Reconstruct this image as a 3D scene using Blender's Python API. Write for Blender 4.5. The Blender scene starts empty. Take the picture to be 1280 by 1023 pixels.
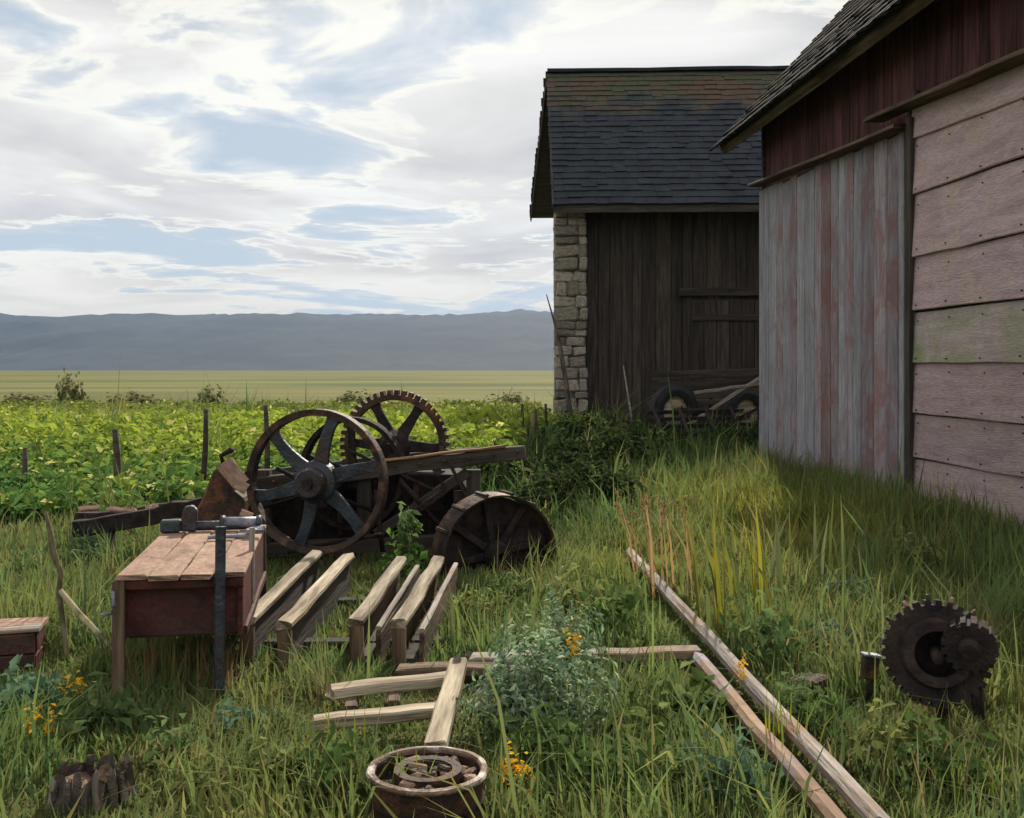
import bpy, bmesh, math, random
import numpy as np
from mathutils import Vector, Matrix, Euler
R = math.radians
random.seed(7); rng = np.random.default_rng(7)
scene = bpy.context.scene
C = scene.collection

# ------------------------------------------------------------------ camera
EYE, HOR, FPX = 1.65, 462.0, 1300.0
cam_d = bpy.data.cameras.new('camera'); cam = bpy.data.objects.new('camera', cam_d); C.objects.link(cam)
cam.location = (0, 0, EYE); cam.rotation_euler = (R(90), 0, 0)
cam_d.sensor_width = 36; cam_d.lens = 36 * FPX / 1280; cam_d.shift_y = -(511.5 - HOR) / 1280
cam_d.clip_start = 0.05; cam_d.clip_end = 30000
scene.camera = cam

# ------------------------------------------------------------------ sky, sun, exposure
SUN_AZ, SUN_EL = 11.0, 36.0          # degrees right of the view direction, height
world = bpy.data.worlds.new('World'); scene.world = world; world.use_nodes = True
def build_sky():
    nt = world.node_tree; nt.nodes.clear(); L = nt.links.new
    def N(t, **k):
        n = nt.nodes.new(t)
        for a, b in k.items(): setattr(n, a, b)
        return n
    def M(op, a, b=None, c=None):
        n = N('ShaderNodeMath', operation=op)
        for i, v in enumerate((a, b, c)):
            if v is None: continue
            if isinstance(v, (int, float)): n.inputs[i].default_value = v
            else: L(v, n.inputs[i])
        return n.outputs[0]
    def ramp(v, *st):
        n = N('ShaderNodeValToRGB'); e = n.color_ramp.elements
        while len(e) < len(st): e.new(0.5)
        for x, (p, c) in zip(e, st):
            x.position = p; x.color = (c, c, c, 1) if isinstance(c, (int, float)) else (*c, 1)
        L(v, n.inputs[0]); return n.outputs[0]
    def mix(f, a, b, mode='MIX'):
        n = N('ShaderNodeMix', data_type='RGBA', blend_type=mode)
        if isinstance(f, (int, float)): n.inputs[0].default_value = f
        else: L(f, n.inputs[0])
        for i, v in ((6, a), (7, b)):
            if isinstance(v, tuple): n.inputs[i].default_value = (*v, 1)
            else: L(v, n.inputs[i])
        return n.outputs[2]
    sky = N('ShaderNodeTexSky', sky_type='NISHITA', sun_disc=False, sun_elevation=R(SUN_EL), sun_rotation=R(SUN_AZ), air_density=1.0, dust_density=0.6, ozone_density=1.6)
    blue = mix(1.0, sky.outputs[0], (0.074, 0.074, 0.076), 'MULTIPLY')
    blue = mix(0.8, blue, (0.58, 0.66, 0.73))
    tc = N('ShaderNodeTexCoord'); sp = N('ShaderNodeSeparateXYZ'); L(tc.outputs['Generated'], sp.inputs[0])
    zz = M('MAXIMUM', sp.outputs[2], 0.0); den = M('ADD', zz, 0.11)
    cb = N('ShaderNodeCombineXYZ'); L(M('DIVIDE', sp.outputs[0], den), cb.inputs[0]); L(M('DIVIDE', sp.outputs[1], den), cb.inputs[1])
    def noise(sc, det, dist, off, rough=0.55):
        mp = N('ShaderNodeMapping'); mp.inputs['Location'].default_value = off; L(cb.outputs[0], mp.inputs[0])
        n = N('ShaderNodeTexNoise'); n.inputs['Scale'].default_value = sc; n.inputs['Detail'].default_value = det
        n.inputs['Roughness'].default_value = rough; n.inputs['Distortion'].default_value = dist; L(mp.outputs[0], n.inputs[0]); return n.outputs[0]
    big = noise(0.55, 6, 0.5, SKY_OFF, 0.5)
    det = noise(1.7, 8, 0.7, SKY_DET, 0.58)
    cov = M('ADD', M('MULTIPLY', big, 0.6), M('MULTIPLY', det, 0.4))
    cb2 = N('ShaderNodeCombineXYZ'); L(M('MULTIPLY', sp.outputs[0], 3.0), cb2.inputs[0]); L(M('MULTIPLY', sp.outputs[1], 3.0), cb2.inputs[1]); L(M('MULTIPLY', zz, 22.0), cb2.inputs[2])
    ns = N('ShaderNodeTexNoise'); ns.inputs['Scale'].default_value = 1.25; ns.inputs['Detail'].default_value = 7; ns.inputs['Roughness'].default_value = 0.6; ns.inputs['Distortion'].default_value = 0.9; L(cb2.outputs[0], ns.inputs[0])
    band = ramp(zz, (0.03, 0.0), (0.07, 1.0), (0.12, 1.0), (0.19, 0.0))
    cov = M('ADD', cov, M('MULTIPLY', M('SUBTRACT', ns.outputs[0], 0.545), M('MULTIPLY', band, 0.75)))
    mask = ramp(cov, (0.40, 0.0), (0.45, 0.6), (0.485, 1.0))
    tone = noise(1.0, 6, 0.7, SKY_TONE, 0.52)
    cloud = ramp(tone, (0.34, (0.60, 0.595, 0.605)), (0.48, (0.77, 0.76, 0.74)), (0.60, (0.95, 0.945, 0.91)))
    # bright lit rims where a cloud thins out
    rim = ramp(cov, (0.44, 0.0), (0.462, 1.0), (0.49, 0.0))
    cloud = mix(M('MULTIPLY', rim, 0.9), cloud, (1.14, 1.10, 0.95))
    low = ramp(zz, (0.03, 1.0), (0.12, 0.0))
    cloud = mix(M('MULTIPLY', low, 0.75), cloud, (1.02, 0.90, 0.68))
    col = mix(mask, blue, cloud)
    bg = N('ShaderNodeBackground'); L(col, bg.inputs[0]); bg.inputs[1].default_value = 0.83
    out = N('ShaderNodeOutputWorld'); L(bg.outputs[0], out.inputs[0])
SKY_OFF = (-9, 4, 6)
SKY_DET = (6.0, 2.0, 4.0)
SKY_TONE = (2.0, 12.0, 8.0)
build_sky()
sun_d = bpy.data.lights.new('sun', 'SUN'); sun_d.energy = 5.0; sun_d.angle = R(2); sun_d.color = (1.0, 0.91, 0.76)
sun = bpy.data.objects.new('sun', sun_d); C.objects.link(sun)
sdir = Vector((math.sin(R(SUN_AZ)) * math.cos(R(SUN_EL)), math.cos(R(SUN_AZ)) * math.cos(R(SUN_EL)), math.sin(R(SUN_EL))))
sun.rotation_euler = sdir.to_track_quat('Z', 'Y').to_euler(); sun.location = (-20, 40, 30)
vs = scene.view_settings; vs.view_transform = 'Standard'; vs.look = 'None'; vs.exposure = 0.35; vs.gamma = 1; vs.use_curve_mapping = False
scene.cycles.use_denoising = True
scene.cycles.max_bounces = 5; scene.cycles.volume_bounces = 0
scene.cycles.use_adaptive_sampling = True

# ------------------------------------------------------------------ helpers: places
def gz(x, y):
    f = np.exp(-(np.maximum(np.abs(y), 0) / 60.0) ** 2)
    return f * (0.035 * np.sin(0.9 * x + 0.6) * np.cos(0.7 * y + 0.3) + 0.02 * np.sin(2.3 * x + 1.1 * y))
def at(px, D, h=0.0):                       # a place D metres ahead, h above datum, along a bearing
    return Vector(((px - 640) / FPX * D, D, h))
def hgt(py, D): return EYE - (py - HOR) * D / FPX
def gnd(px, py):                            # a place on the ground
    D = EYE * FPX / (py - HOR); return Vector(((px - 640) / FPX * D, D, 0))

# ------------------------------------------------------------------ helpers: materials
MATS = {}
def mk(name, c1, c2, scale=(6, 6, 6), rough=0.8, metal=0.0, bump=0.3, rand=0.25, c3=None, spec=0.25, detail=6, dist=0.4, trans=0.0, attr=False, fine=1.0, c3s=1.6, g=0.25, c3p=(0.5, 0.62)):
    if name in MATS: return MATS[name]
    m = bpy.data.materials.new(name); m.use_nodes = True; nt = m.node_tree; L = nt.links.new; nt.nodes.clear()
    def N(t, **k):
        n = nt.nodes.new(t)
        for a, b in k.items(): setattr(n, a, b)
        return n
    tc = N('ShaderNodeTexCoord'); oi = N('ShaderNodeObjectInfo')
    ad = N('ShaderNodeVectorMath', operation='ADD'); L(tc.outputs['Object'], ad.inputs[0])
    ml = N('ShaderNodeVectorMath', operation='SCALE'); ml.inputs[0].default_value = (37, 91, 53); L(oi.outputs['Random'], ml.inputs['Scale']); L(ml.outputs[0], ad.inputs[1])
    mp = N('ShaderNodeMapping'); mp.inputs['Scale'].default_value = scale; L(ad.outputs[0], mp.inputs[0])
    def noise(sc, d, ds):
        n = N('ShaderNodeTexNoise'); n.inputs['Scale'].default_value = sc; n.inputs['Detail'].default_value = d; n.inputs['Distortion'].default_value = ds; L(mp.outputs[0], n.inputs[0]); return n
    n1 = noise(1.0, detail, dist); n2 = noise(5.3 * fine, 4, 0.2)
    n3 = N('ShaderNodeTexNoise'); n3.inputs['Scale'].default_value = c3s; n3.inputs['Detail'].default_value = 8; n3.inputs['Roughness'].default_value = 0.65; n3.inputs['Distortion'].default_value = 0.6; L(ad.outputs[0], n3.inputs[0])
    def rampn(v, a, b, ca, cb):
        n = N('ShaderNodeValToRGB'); e = n.color_ramp.elements; e[0].position = a; e[1].position = b; e[0].color = (*ca, 1); e[1].color = (*cb, 1); L(v, n.inputs[0]); return n.outputs[0]
    def mix(f, a, b, mode='MIX'):
        n = N('ShaderNodeMix', data_type='RGBA', blend_type=mode)
        if isinstance(f, float): n.inputs[0].default_value = f
        else: L(f, n.inputs[0])
        for i, v in ((6, a), (7, b)):
            if isinstance(v, tuple): n.inputs[i].default_value = (*v, 1)
            else: L(v, n.inputs[i])
        return n.outputs[2]
    W = (1, 1, 1); K = (0, 0, 0)
    if attr:
        a = N('ShaderNodeAttribute', attribute_name='tint'); col = a.outputs['Color']
    else:
        col = rampn(n1.outputs[0], 0.35, 0.65, c1, c2)
        if c3: col = mix(rampn(n3.outputs[0], c3p[0], c3p[1], K, W), col, c3)
        gg = rampn(n2.outputs[0], 0.3, 0.7, (1 - g,) * 3, (1 + .7 * g,) * 3); col = mix(1.0, col, gg, 'MULTIPLY')
    if rand:
        mr = N('ShaderNodeMapRange'); mr.inputs['To Min'].default_value = 1 - rand; mr.inputs['To Max'].default_value = 1 + rand; L(oi.outputs['Random'], mr.inputs[0])
        vm = N('ShaderNodeVectorMath', operation='SCALE'); L(col, vm.inputs[0]); L(mr.outputs[0], vm.inputs['Scale']); col = vm.outputs[0]
    bs = N('ShaderNodeBsdfPrincipled'); L(col, bs.inputs['Base Color']); bs.inputs['Roughness'].default_value = rough; bs.inputs['Metallic'].default_value = metal
    bs.inputs['Specular IOR Level'].default_value = spec
    if bump:
        b = N('ShaderNodeBump'); b.inputs['Strength'].default_value = bump; b.inputs['Distance'].default_value = 0.02
        sm = N('ShaderNodeMath', operation='ADD'); L(n1.outputs[0], sm.inputs[0]); L(n2.outputs[0], sm.inputs[1]); L(sm.outputs[0], b.inputs['Height']); L(b.outputs[0], bs.inputs['Normal'])
    sh = bs.outputs[0]
    if trans:
        t = N('ShaderNodeBsdfTranslucent'); L(col, t.inputs[0]); x = N('ShaderNodeMixShader'); x.inputs[0].default_value = trans; L(sh, x.inputs[1]); L(t.outputs[0], x.inputs[2]); sh = x.outputs[0]
    o = N('ShaderNodeOutputMaterial'); L(sh, o.inputs[0]); MATS[name] = m; return m
WX = (1.2, 14, 14)                     # grain along a piece's own length
wood_pale  = mk('wood_pale',  (0.15, 0.11, 0.075), (0.45, 0.385, 0.28), WX, 0.85, bump=0.5, rand=0.2)
wood_brown = mk('wood_brown', (0.055, 0.036, 0.024), (0.19, 0.13, 0.085), WX, 0.85, bump=0.5, rand=0.25)
wood_lilac = mk('wood_lilac', (0.16, 0.10, 0.07), (0.30, 0.20, 0.13), (1.0, 5, 5), 0.85, bump=0.5, rand=0.05, c3=(0.27, 0.25, 0.31))
wood_orange = mk('wood_orange', (0.10, 0.05, 0.025), (0.42, 0.25, 0.12), WX, 0.85, bump=0.5, rand=0.1)
wood_grey  = mk('wood_grey',  (0.15, 0.13, 0.115), (0.36, 0.32, 0.28), WX, 0.85, bump=0.5, rand=0.2, c3=(0.25, 0.16, 0.10))
wood_dark  = mk('wood_dark',  (0.035, 0.029, 0.024), (0.078, 0.063, 0.052), WX, 0.9, bump=0.4, rand=0.28)
brd_mauve  = mk('board_mauve', (0.19, 0.162, 0.176), (0.32, 0.278, 0.30), WX, 0.85, bump=0.5, rand=0.18, c3=(0.23, 0.14, 0.135))
brd_grey   = mk('board_grey', (0.215, 0.212, 0.235), (0.35, 0.345, 0.375), WX, 0.85, bump=0.5, rand=0.15, c3=(0.25, 0.215, 0.225))
brd_red    = mk('board_red',  (0.165, 0.115, 0.115), (0.28, 0.205, 0.205), WX, 0.85, bump=0.5, rand=0.15, c3=(0.22, 0.11, 0.10))
brd_dred   = mk('board_dark_red', (0.045, 0.019, 0.018), (0.115, 0.046, 0.043), WX, 0.9, bump=0.4, rand=0.3)
brd_pink   = mk('board_pink', (0.335, 0.245, 0.25), (0.455, 0.345, 0.35), (1.3, 9, 9), 0.85, bump=0.6, rand=0.2, c3=(0.42, 0.32, 0.285), dist=0.3, c3s=2.2, fine=1.6, g=0.22)
brd_moss   = mk('board_moss', (0.36, 0.29, 0.28), (0.45, 0.375, 0.355), (1.3, 9, 9), 0.9, bump=0.5, rand=0.05, c3=(0.24, 0.265, 0.13), dist=0.3, c3s=1.5, fine=1.6, g=0.2, c3p=(0.40, 0.66))
rust       = mk('rust', (0.020, 0.014, 0.012), (0.075, 0.038, 0.023), (9, 9, 9), 0.75, 0.2, 0.5, 0.2, spec=0.4, c3=(0.15, 0.065, 0.028), c3s=5)
rust_rim   = mk('rust_rim', (0.018, 0.013, 0.012), (0.07, 0.044, 0.033), (6, 6, 6), 0.65, 0.2, 0.5, 0.1, c3=(0.13, 0.07, 0.045), c3s=4)
rim_worn   = mk('rim_worn', (0.07, 0.04, 0.028), (0.20, 0.13, 0.09), (8, 8, 8), 0.7, 0.1, 0.5, 0.1, c3=(0.42, 0.38, 0.34), c3s=7)
rust_dark  = mk('rust_dark', (0.014, 0.012, 0.013), (0.045, 0.03, 0.026), (9, 9, 9), 0.85, 0.1, 0.5, 0.15, spec=0.2)
iron_blue  = mk('iron_blue', (0.014, 0.018, 0.026), (0.045, 0.060, 0.078), (7, 7, 7), 0.5, 0.3, 0.4, 0.15, c3=(0.05, 0.03, 0.024), spec=0.5)
iron_pale  = mk('iron_pale', (0.10, 0.10, 0.125), (0.33, 0.33, 0.40), (9, 9, 9), 0.5, 0.3, 0.3, 0.15, spec=0.5)
paint_red  = mk('paint_red', (0.035, 0.012, 0.012), (0.10, 0.027, 0.022), (7, 7, 7), 0.7, 0.0, 0.4, 0.15, c3=(0.06, 0.035, 0.028))
tan_top    = mk('tan_top', (0.20, 0.125, 0.09), (0.36, 0.245, 0.17), (3, 6, 6), 0.85, 0, 0.6, 0.06, c3=(0.30, 0.17, 0.14), c3s=6)
stone      = mk('stone', (0.17, 0.14, 0.115), (0.38, 0.32, 0.265), (5, 5, 5), 0.9, 0, 0.7, 0.45, c3=(0.27, 0.28, 0.245), c3s=2.5)
mortar     = mk('mortar', (0.13, 0.11, 0.09), (0.22, 0.185, 0.15), (8, 8, 8), 0.95, 0, 0.6, 0)
slate      = mk('slate', (0.020, 0.024, 0.031), (0.048, 0.056, 0.068), (1.4, 3, 3), 0.7, 0, 0.4, 0.2, spec=0.3)
shake      = mk('shake', (0.010, 0.009, 0.009), (0.028, 0.024, 0.022), (8, 2, 8), 1.0, 0, 0.4, 0.3, spec=0.05)
rubber     = mk('rubber', (0.012, 0.012, 0.013), (0.03, 0.03, 0.031), (9, 9, 9), 0.7, 0, 0.3, 0.1)
bark       = mk('bark', (0.035, 0.026, 0.022), (0.15, 0.12, 0.10), (10, 10, 3), 0.9, 0, 0.9, 0.15)
twig       = mk('twig', (0.13, 0.11, 0.06), (0.45, 0.40, 0.24), (9, 9, 3), 0.9, 0, 0.4, 0.2)
leafm      = mk('leaf', K0 := (0, 0, 0), K0, (5, 5, 5), 0.85, 0, 0.0, 0.0, attr=True, trans=0.45, spec=0.04)
wire_m     = mk('wire', (0.05, 0.045, 0.04), (0.1, 0.08, 0.07), rand=0, bump=0)

# ------------------------------------------------------------------ helpers: objects
def thing(name, label, cat, loc=(0, 0, 0), rotz=0.0, group=None):
    o = bpy.data.objects.new(name, None); C.objects.link(o); o.empty_display_size = 0.2
    o.location = loc; o.rotation_euler = (0, 0, rotz); tag(o, label, cat, group); return o
def tag(o, label, cat, group=None):
    o['label'] = label; o['category'] = cat
    if group: o['group'] = group
    return o
def obj(name, me, mat=None, parent=None, loc=(0, 0, 0), rot=(0, 0, 0), scale=(1, 1, 1)):
    if mat is not None and not len(me.materials): me.materials.append(mat)
    o = bpy.data.objects.new(name, me); C.objects.link(o); o.parent = parent
    o.location = loc; o.rotation_euler = rot; o.scale = scale
    if mat is not None and me.materials[0] != mat:
        o.material_slots[0].link = 'OBJECT'; o.material_slots[0].material = mat
    return o
def mesh(name, vs_, fs, smooth=False):
    me = bpy.data.meshes.new(name); me.from_pydata([tuple(v) for v in vs_], [], fs); me.update()
    if smooth: me.polygons.foreach_set('use_smooth', [True] * len(me.polygons))
    return me
def m_plank(L, W, T, seg=3, jit=0.004, seed=0, ch=0.008, name='plank', endj=0.0):
    r = random.Random(seed); ch = min(ch, 0.3 * min(W, T)); vs_ = []; fs = []
    w, t = W / 2, T / 2
    prof = [(-w + ch, -t), (w - ch, -t), (w, -t + ch), (w, t - ch), (w - ch, t), (-w + ch, t), (-w, t - ch), (-w, -t + ch)]
    for i in range(seg + 1):
        x = -L / 2 + L * i / seg; oy = r.uniform(-jit, jit); oz = r.uniform(-jit, jit); k = 1 + r.uniform(-jit, jit) * 4
        for (a, b) in prof:
            ex = r.uniform(-endj, endj) if i in (0, seg) else 0
            vs_.append((x + ex, a * k + oy, b + oz))
    for i in range(seg):
        for j in range(8):
            a = i * 8 + j; b = i * 8 + (j + 1) % 8; fs.append((a, b, b + 8, a + 8))
    fs.append(tuple(range(7, -1, -1))); fs.append(tuple(seg * 8 + j for j in range(8)))
    return mesh(name, vs_, fs)
def along(o, a, b, up=(0, 0, 1)):
    a, b, up = Vector(a), Vector(b), Vector(up); x = (b - a).normalized()
    y = up.cross(x)
    if y.length < 1e-4: y = Vector((0, 1, 0)).cross(x)
    y.normalize(); z = x.cross(y)
    m = Matrix((x, y, z)).transposed().to_4x4(); m.translation = (a + b) / 2; o.matrix_local = m; return o
_seed = [100]
def beam(name, a, b, W, T, mat, parent=None, up=(0, 0, 1), seg=3, jit=0.004, ch=0.008, endj=0.0):
    """A timber from a to b, T thick along up."""
    _seed[0] += 1
    o = obj(name, m_plank((Vector(b) - Vector(a)).length, W, T, seg, jit, _seed[0], ch, name, endj), mat, parent); return along(o, a, b, up)
def m_tube(pts, radii, n=8, name='tube', cap=True, smooth=True):
    vs_ = []; fs = []; pts = [Vector(p) for p in pts]
    if isinstance(radii, (int, float)): radii = [radii] * len(pts)
    ref = Vector((0.13, 0.31, 0.94))
    for i, p in enumerate(pts):
        d = (pts[min(i + 1, len(pts) - 1)] - pts[max(i - 1, 0)]).normalized()
        r_ = ref if abs(d.dot(ref)) < 0.9 else Vector((1, 0, 0))
        u = d.cross(r_).normalized(); v = d.cross(u)
        for k in range(n):
            a = 2 * math.pi * k / n; vs_.append(p + (u * math.cos(a) + v * math.sin(a)) * radii[i])
    for i in range(len(pts) - 1):
        for k in range(n):
            a = i * n + k; b = i * n + (k + 1) % n; fs.append((a, a + n, b + n, b))
    if cap: fs.append(tuple(range(n))); fs.append(tuple((len(pts) - 1) * n + k for k in range(n - 1, -1, -1)))
    return mesh(name, vs_, fs, smooth)
def m_lathe(prof, n=32, axis='Y', name='lathe', closed=True, smooth=False, jit=0, a0=0, a1=2 * math.pi):
    """prof: (radius, along-axis) points; closed loop of the profile."""
    vs_ = []; fs = []; k = len(prof); full = abs(a1 - a0 - 2 * math.pi) < 1e-6; rr = random.Random(3); cnt = n if full else n + 1
    for i in range(cnt):
        a = a0 + (a1 - a0) * i / n; c, s = math.cos(a), math.sin(a); q = 1 + rr.uniform(-jit, jit)
        for (r_, h) in prof:
            vs_.append((r_ * c * q, h, r_ * s * q) if axis == 'Y' else (r_ * c * q, r_ * s * q, h))
    for i in range(n):
        for j in range(k if closed else k - 1):
            a = i * k + j; b = i * k + (j + 1) % k; c2 = ((i + 1) % cnt) * k
            fs.append((a, b, c2 + (j + 1) % k, c2 + j))
    if not full and closed:
        fs.append(tuple(range(k))); fs.append(tuple((cnt - 1) * k + j for j in range(k - 1, -1, -1)))
    me = mesh(name, vs_, fs, smooth)
    bm = bmesh.new(); bm.from_mesh(me); bmesh.ops.recalc_face_normals(bm, faces=bm.faces); bm.to_mesh(me); bm.free(); return me
def m_prism(poly, y0, y1, name='panel', bev=0.0):
    """Outline in XZ, thick in Y."""
    n = len(poly); vs_ = [(x, y0, z) for x, z in poly] + [(x, y1, z) for x, z in poly]
    fs = [tuple(range(n)), tuple(range(2 * n - 1, n - 1, -1))] + [(i, i + n, (i + 1) % n + n, (i + 1) % n) for i in range(n)]
    me = mesh(name, vs_, fs); bm = bmesh.new(); bm.from_mesh(me); bmesh.ops.recalc_face_normals(bm, faces=bm.faces)
    if bev: bmesh.ops.bevel(bm, geom=bm.edges[:], offset=bev, segments=1, affect='EDGES')
    bm.to_mesh(me); bm.free(); return me
def m_box(sx, sy, sz, bev=0.01, jit=0.0, seed=0, name='block'):
    r = random.Random(seed); bm = bmesh.new(); bmesh.ops.create_cube(bm, size=1)
    for v in bm.verts: v.co = Vector((v.co.x * sx + r.uniform(-jit, jit), v.co.y * sy + r.uniform(-jit, jit), v.co.z * sz + r.uniform(-jit, jit)))
    if bev: bmesh.ops.bevel(bm, geom=bm.edges[:], offset=bev, segments=1, affect='EDGES')
    me = bpy.data.meshes.new(name); bm.to_mesh(me); bm.free(); return me
def m_gear(r_in, r_root, r_tip, w, teeth, name='toothed_rim'):
    vs_ = []; fs = []; prof = []
    for t in range(teeth):
        for (f, r_) in ((0.0, r_root), (0.3, r_root), (0.36, r_tip), (0.86, r_tip), (0.94, r_root)):
            prof.append((2 * math.pi * (t + f) / teeth, r_))
    n = len(prof)
    for (a, r_) in prof:
        c, s = math.cos(a), math.sin(a)
        vs_ += [(r_in * c, -w / 2, r_in * s), (r_ * c, -w / 2, r_ * s), (r_ * c, w / 2, r_ * s), (r_in * c, w / 2, r_in * s)]
    for i in range(n):
        a = i * 4; b = ((i + 1) % n) * 4
        for j in range(4): fs.append((a + j, a + (j + 1) % 4, b + (j + 1) % 4, b + j))
    me = mesh(name, vs_, fs); bm = bmesh.new(); bm.from_mesh(me); bmesh.ops.recalc_face_normals(bm, faces=bm.faces); bm.to_mesh(me); bm.free(); return me
STONES = []
for s in range(9):
    r = random.Random(s + 40); bm = bmesh.new(); bmesh.ops.create_cube(bm, size=1)
    for v in bm.verts: v.co += Vector([r.uniform(-0.09, 0.09) for _ in range(3)])
    bmesh.ops.bevel(bm, geom=bm.edges[:], offset=0.13, segments=1, affect='EDGES')
    me = bpy.data.meshes.new('stone'); bm.to_mesh(me); bm.free(); me.materials.append(stone); STONES.append(me)

# leaf / blade batches (numpy)
def np_mesh(name, V, quads, tris, col):
    me = bpy.data.meshes.new(name); nv = len(V); nq = len(quads); ntr = len(tris)
    me.vertices.add(nv); me.vertices.foreach_set('co', np.ascontiguousarray(V, dtype=np.float32).ravel())
    loops = np.concatenate([np.asarray(quads, dtype=np.int32).ravel(), np.asarray(tris, dtype=np.int32).ravel()])
    me.loops.add(len(loops)); me.loops.foreach_set('vertex_index', loops)
    st = np.concatenate([np.arange(nq) * 4, nq * 4 + np.arange(ntr) * 3]).astype(np.int32)
    me.polygons.add(nq + ntr); me.polygons.foreach_set('loop_start', st)
    me.update(calc_edges=True)
    at_ = me.attributes.new('tint', 'FLOAT_COLOR', 'POINT')
    c4 = np.ones((nv, 4), dtype=np.float32); c4[:, :3] = col; at_.data.foreach_set('color', c4.ravel())
    me.materials.append(leafm); return me
def blades(P, H, Wd, col, lean=0.35, g=rng, az=None):
    """P (N,3) roots, H heights, Wd widths, col (N,3)."""
    n = len(P); a = g.uniform(0, 2 * np.pi, n); la = g.uniform(0, 2 * np.pi, n) if az is None else az + g.normal(0, 0.7, n)
    side = np.stack([np.cos(a), np.sin(a), np.zeros(n)], 1) * (Wd / 2)[:, None]
    ld = np.stack([np.cos(la), np.sin(la), np.zeros(n)], 1); k = np.abs(g.normal(0, lean, n)) * H
    up = np.zeros((n, 3)); up[:, 2] = 1
    mid = P + up * (H * 0.55)[:, None] + ld * (k * 0.35)[:, None]
    tip = P + up * (H * np.clip(1 - 0.25 * (k / H) ** 2, 0.4, 1))[:, None] + ld * k[:, None]
    V = np.stack([P - side, P + side, mid + side * 0.8, mid - side * 0.8, tip], 1).reshape(-1, 3)
    b = np.arange(n)[:, None] * 5
    cc = np.repeat(col, 5, 0)
    return V, b + np.array([[0, 1, 2, 3]]), b + np.array([[3, 2, 4]]), cc
def leaves(P, Nrm, S, col, asp=0.5, g=rng, droop=0.3):
    """Folded pointed leaves, P centres, Nrm preferred outward direction, S lengths."""
    n = len(P); d = Nrm + g.normal(0, 0.55, (n, 3)); d /= np.linalg.norm(d, axis=1)[:, None] + 1e-6
    u = np.cross(d, g.normal(0, 1, (n, 3))); u /= np.linalg.norm(u, axis=1)[:, None] + 1e-6
    u[:, 2] -= droop * g.random(n); u /= np.linalg.norm(u, axis=1)[:, None]
    v = np.cross(d, u); w = (S * asp / 2)[:, None]; l = S[:, None]; f = d * (S * 0.12)[:, None]
    V = np.stack([P - u * l / 2, P + v * w + f + u * l * -0.05, P + u * l / 2 - f * 0.8, P - v * w + f + u * l * -0.05], 1).reshape(-1, 3)
    b = np.arange(n)[:, None] * 4
    return V, np.zeros((0, 4), int), np.concatenate([b + np.array([[0, 1, 2]]), b + np.array([[0, 2, 3]])]), np.repeat(col, 4, 0)
def join(*parts):
    V = []; Q = []; T_ = []; K = []; o = 0
    for (v, q, t, c) in parts:
        V.append(v); Q.append(np.asarray(q).reshape(-1, 4) + o); T_.append(np.asarray(t).reshape(-1, 3) + o); K.append(c); o += len(v)
    return np.concatenate(V), np.concatenate(Q), np.concatenate(T_), np.concatenate(K)
def pick(pal, n, g=rng, v=0.2):
    pal = np.array(pal); c = pal[g.integers(0, len(pal), n)]
    return np.clip(c * g.uniform(1 - v, 1 + v, (n, 1)), 0.004, 0.9)
def stuff(o, label, cat):
    o['kind'] = 'stuff'; o['label'] = label; o['category'] = cat; return o

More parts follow.
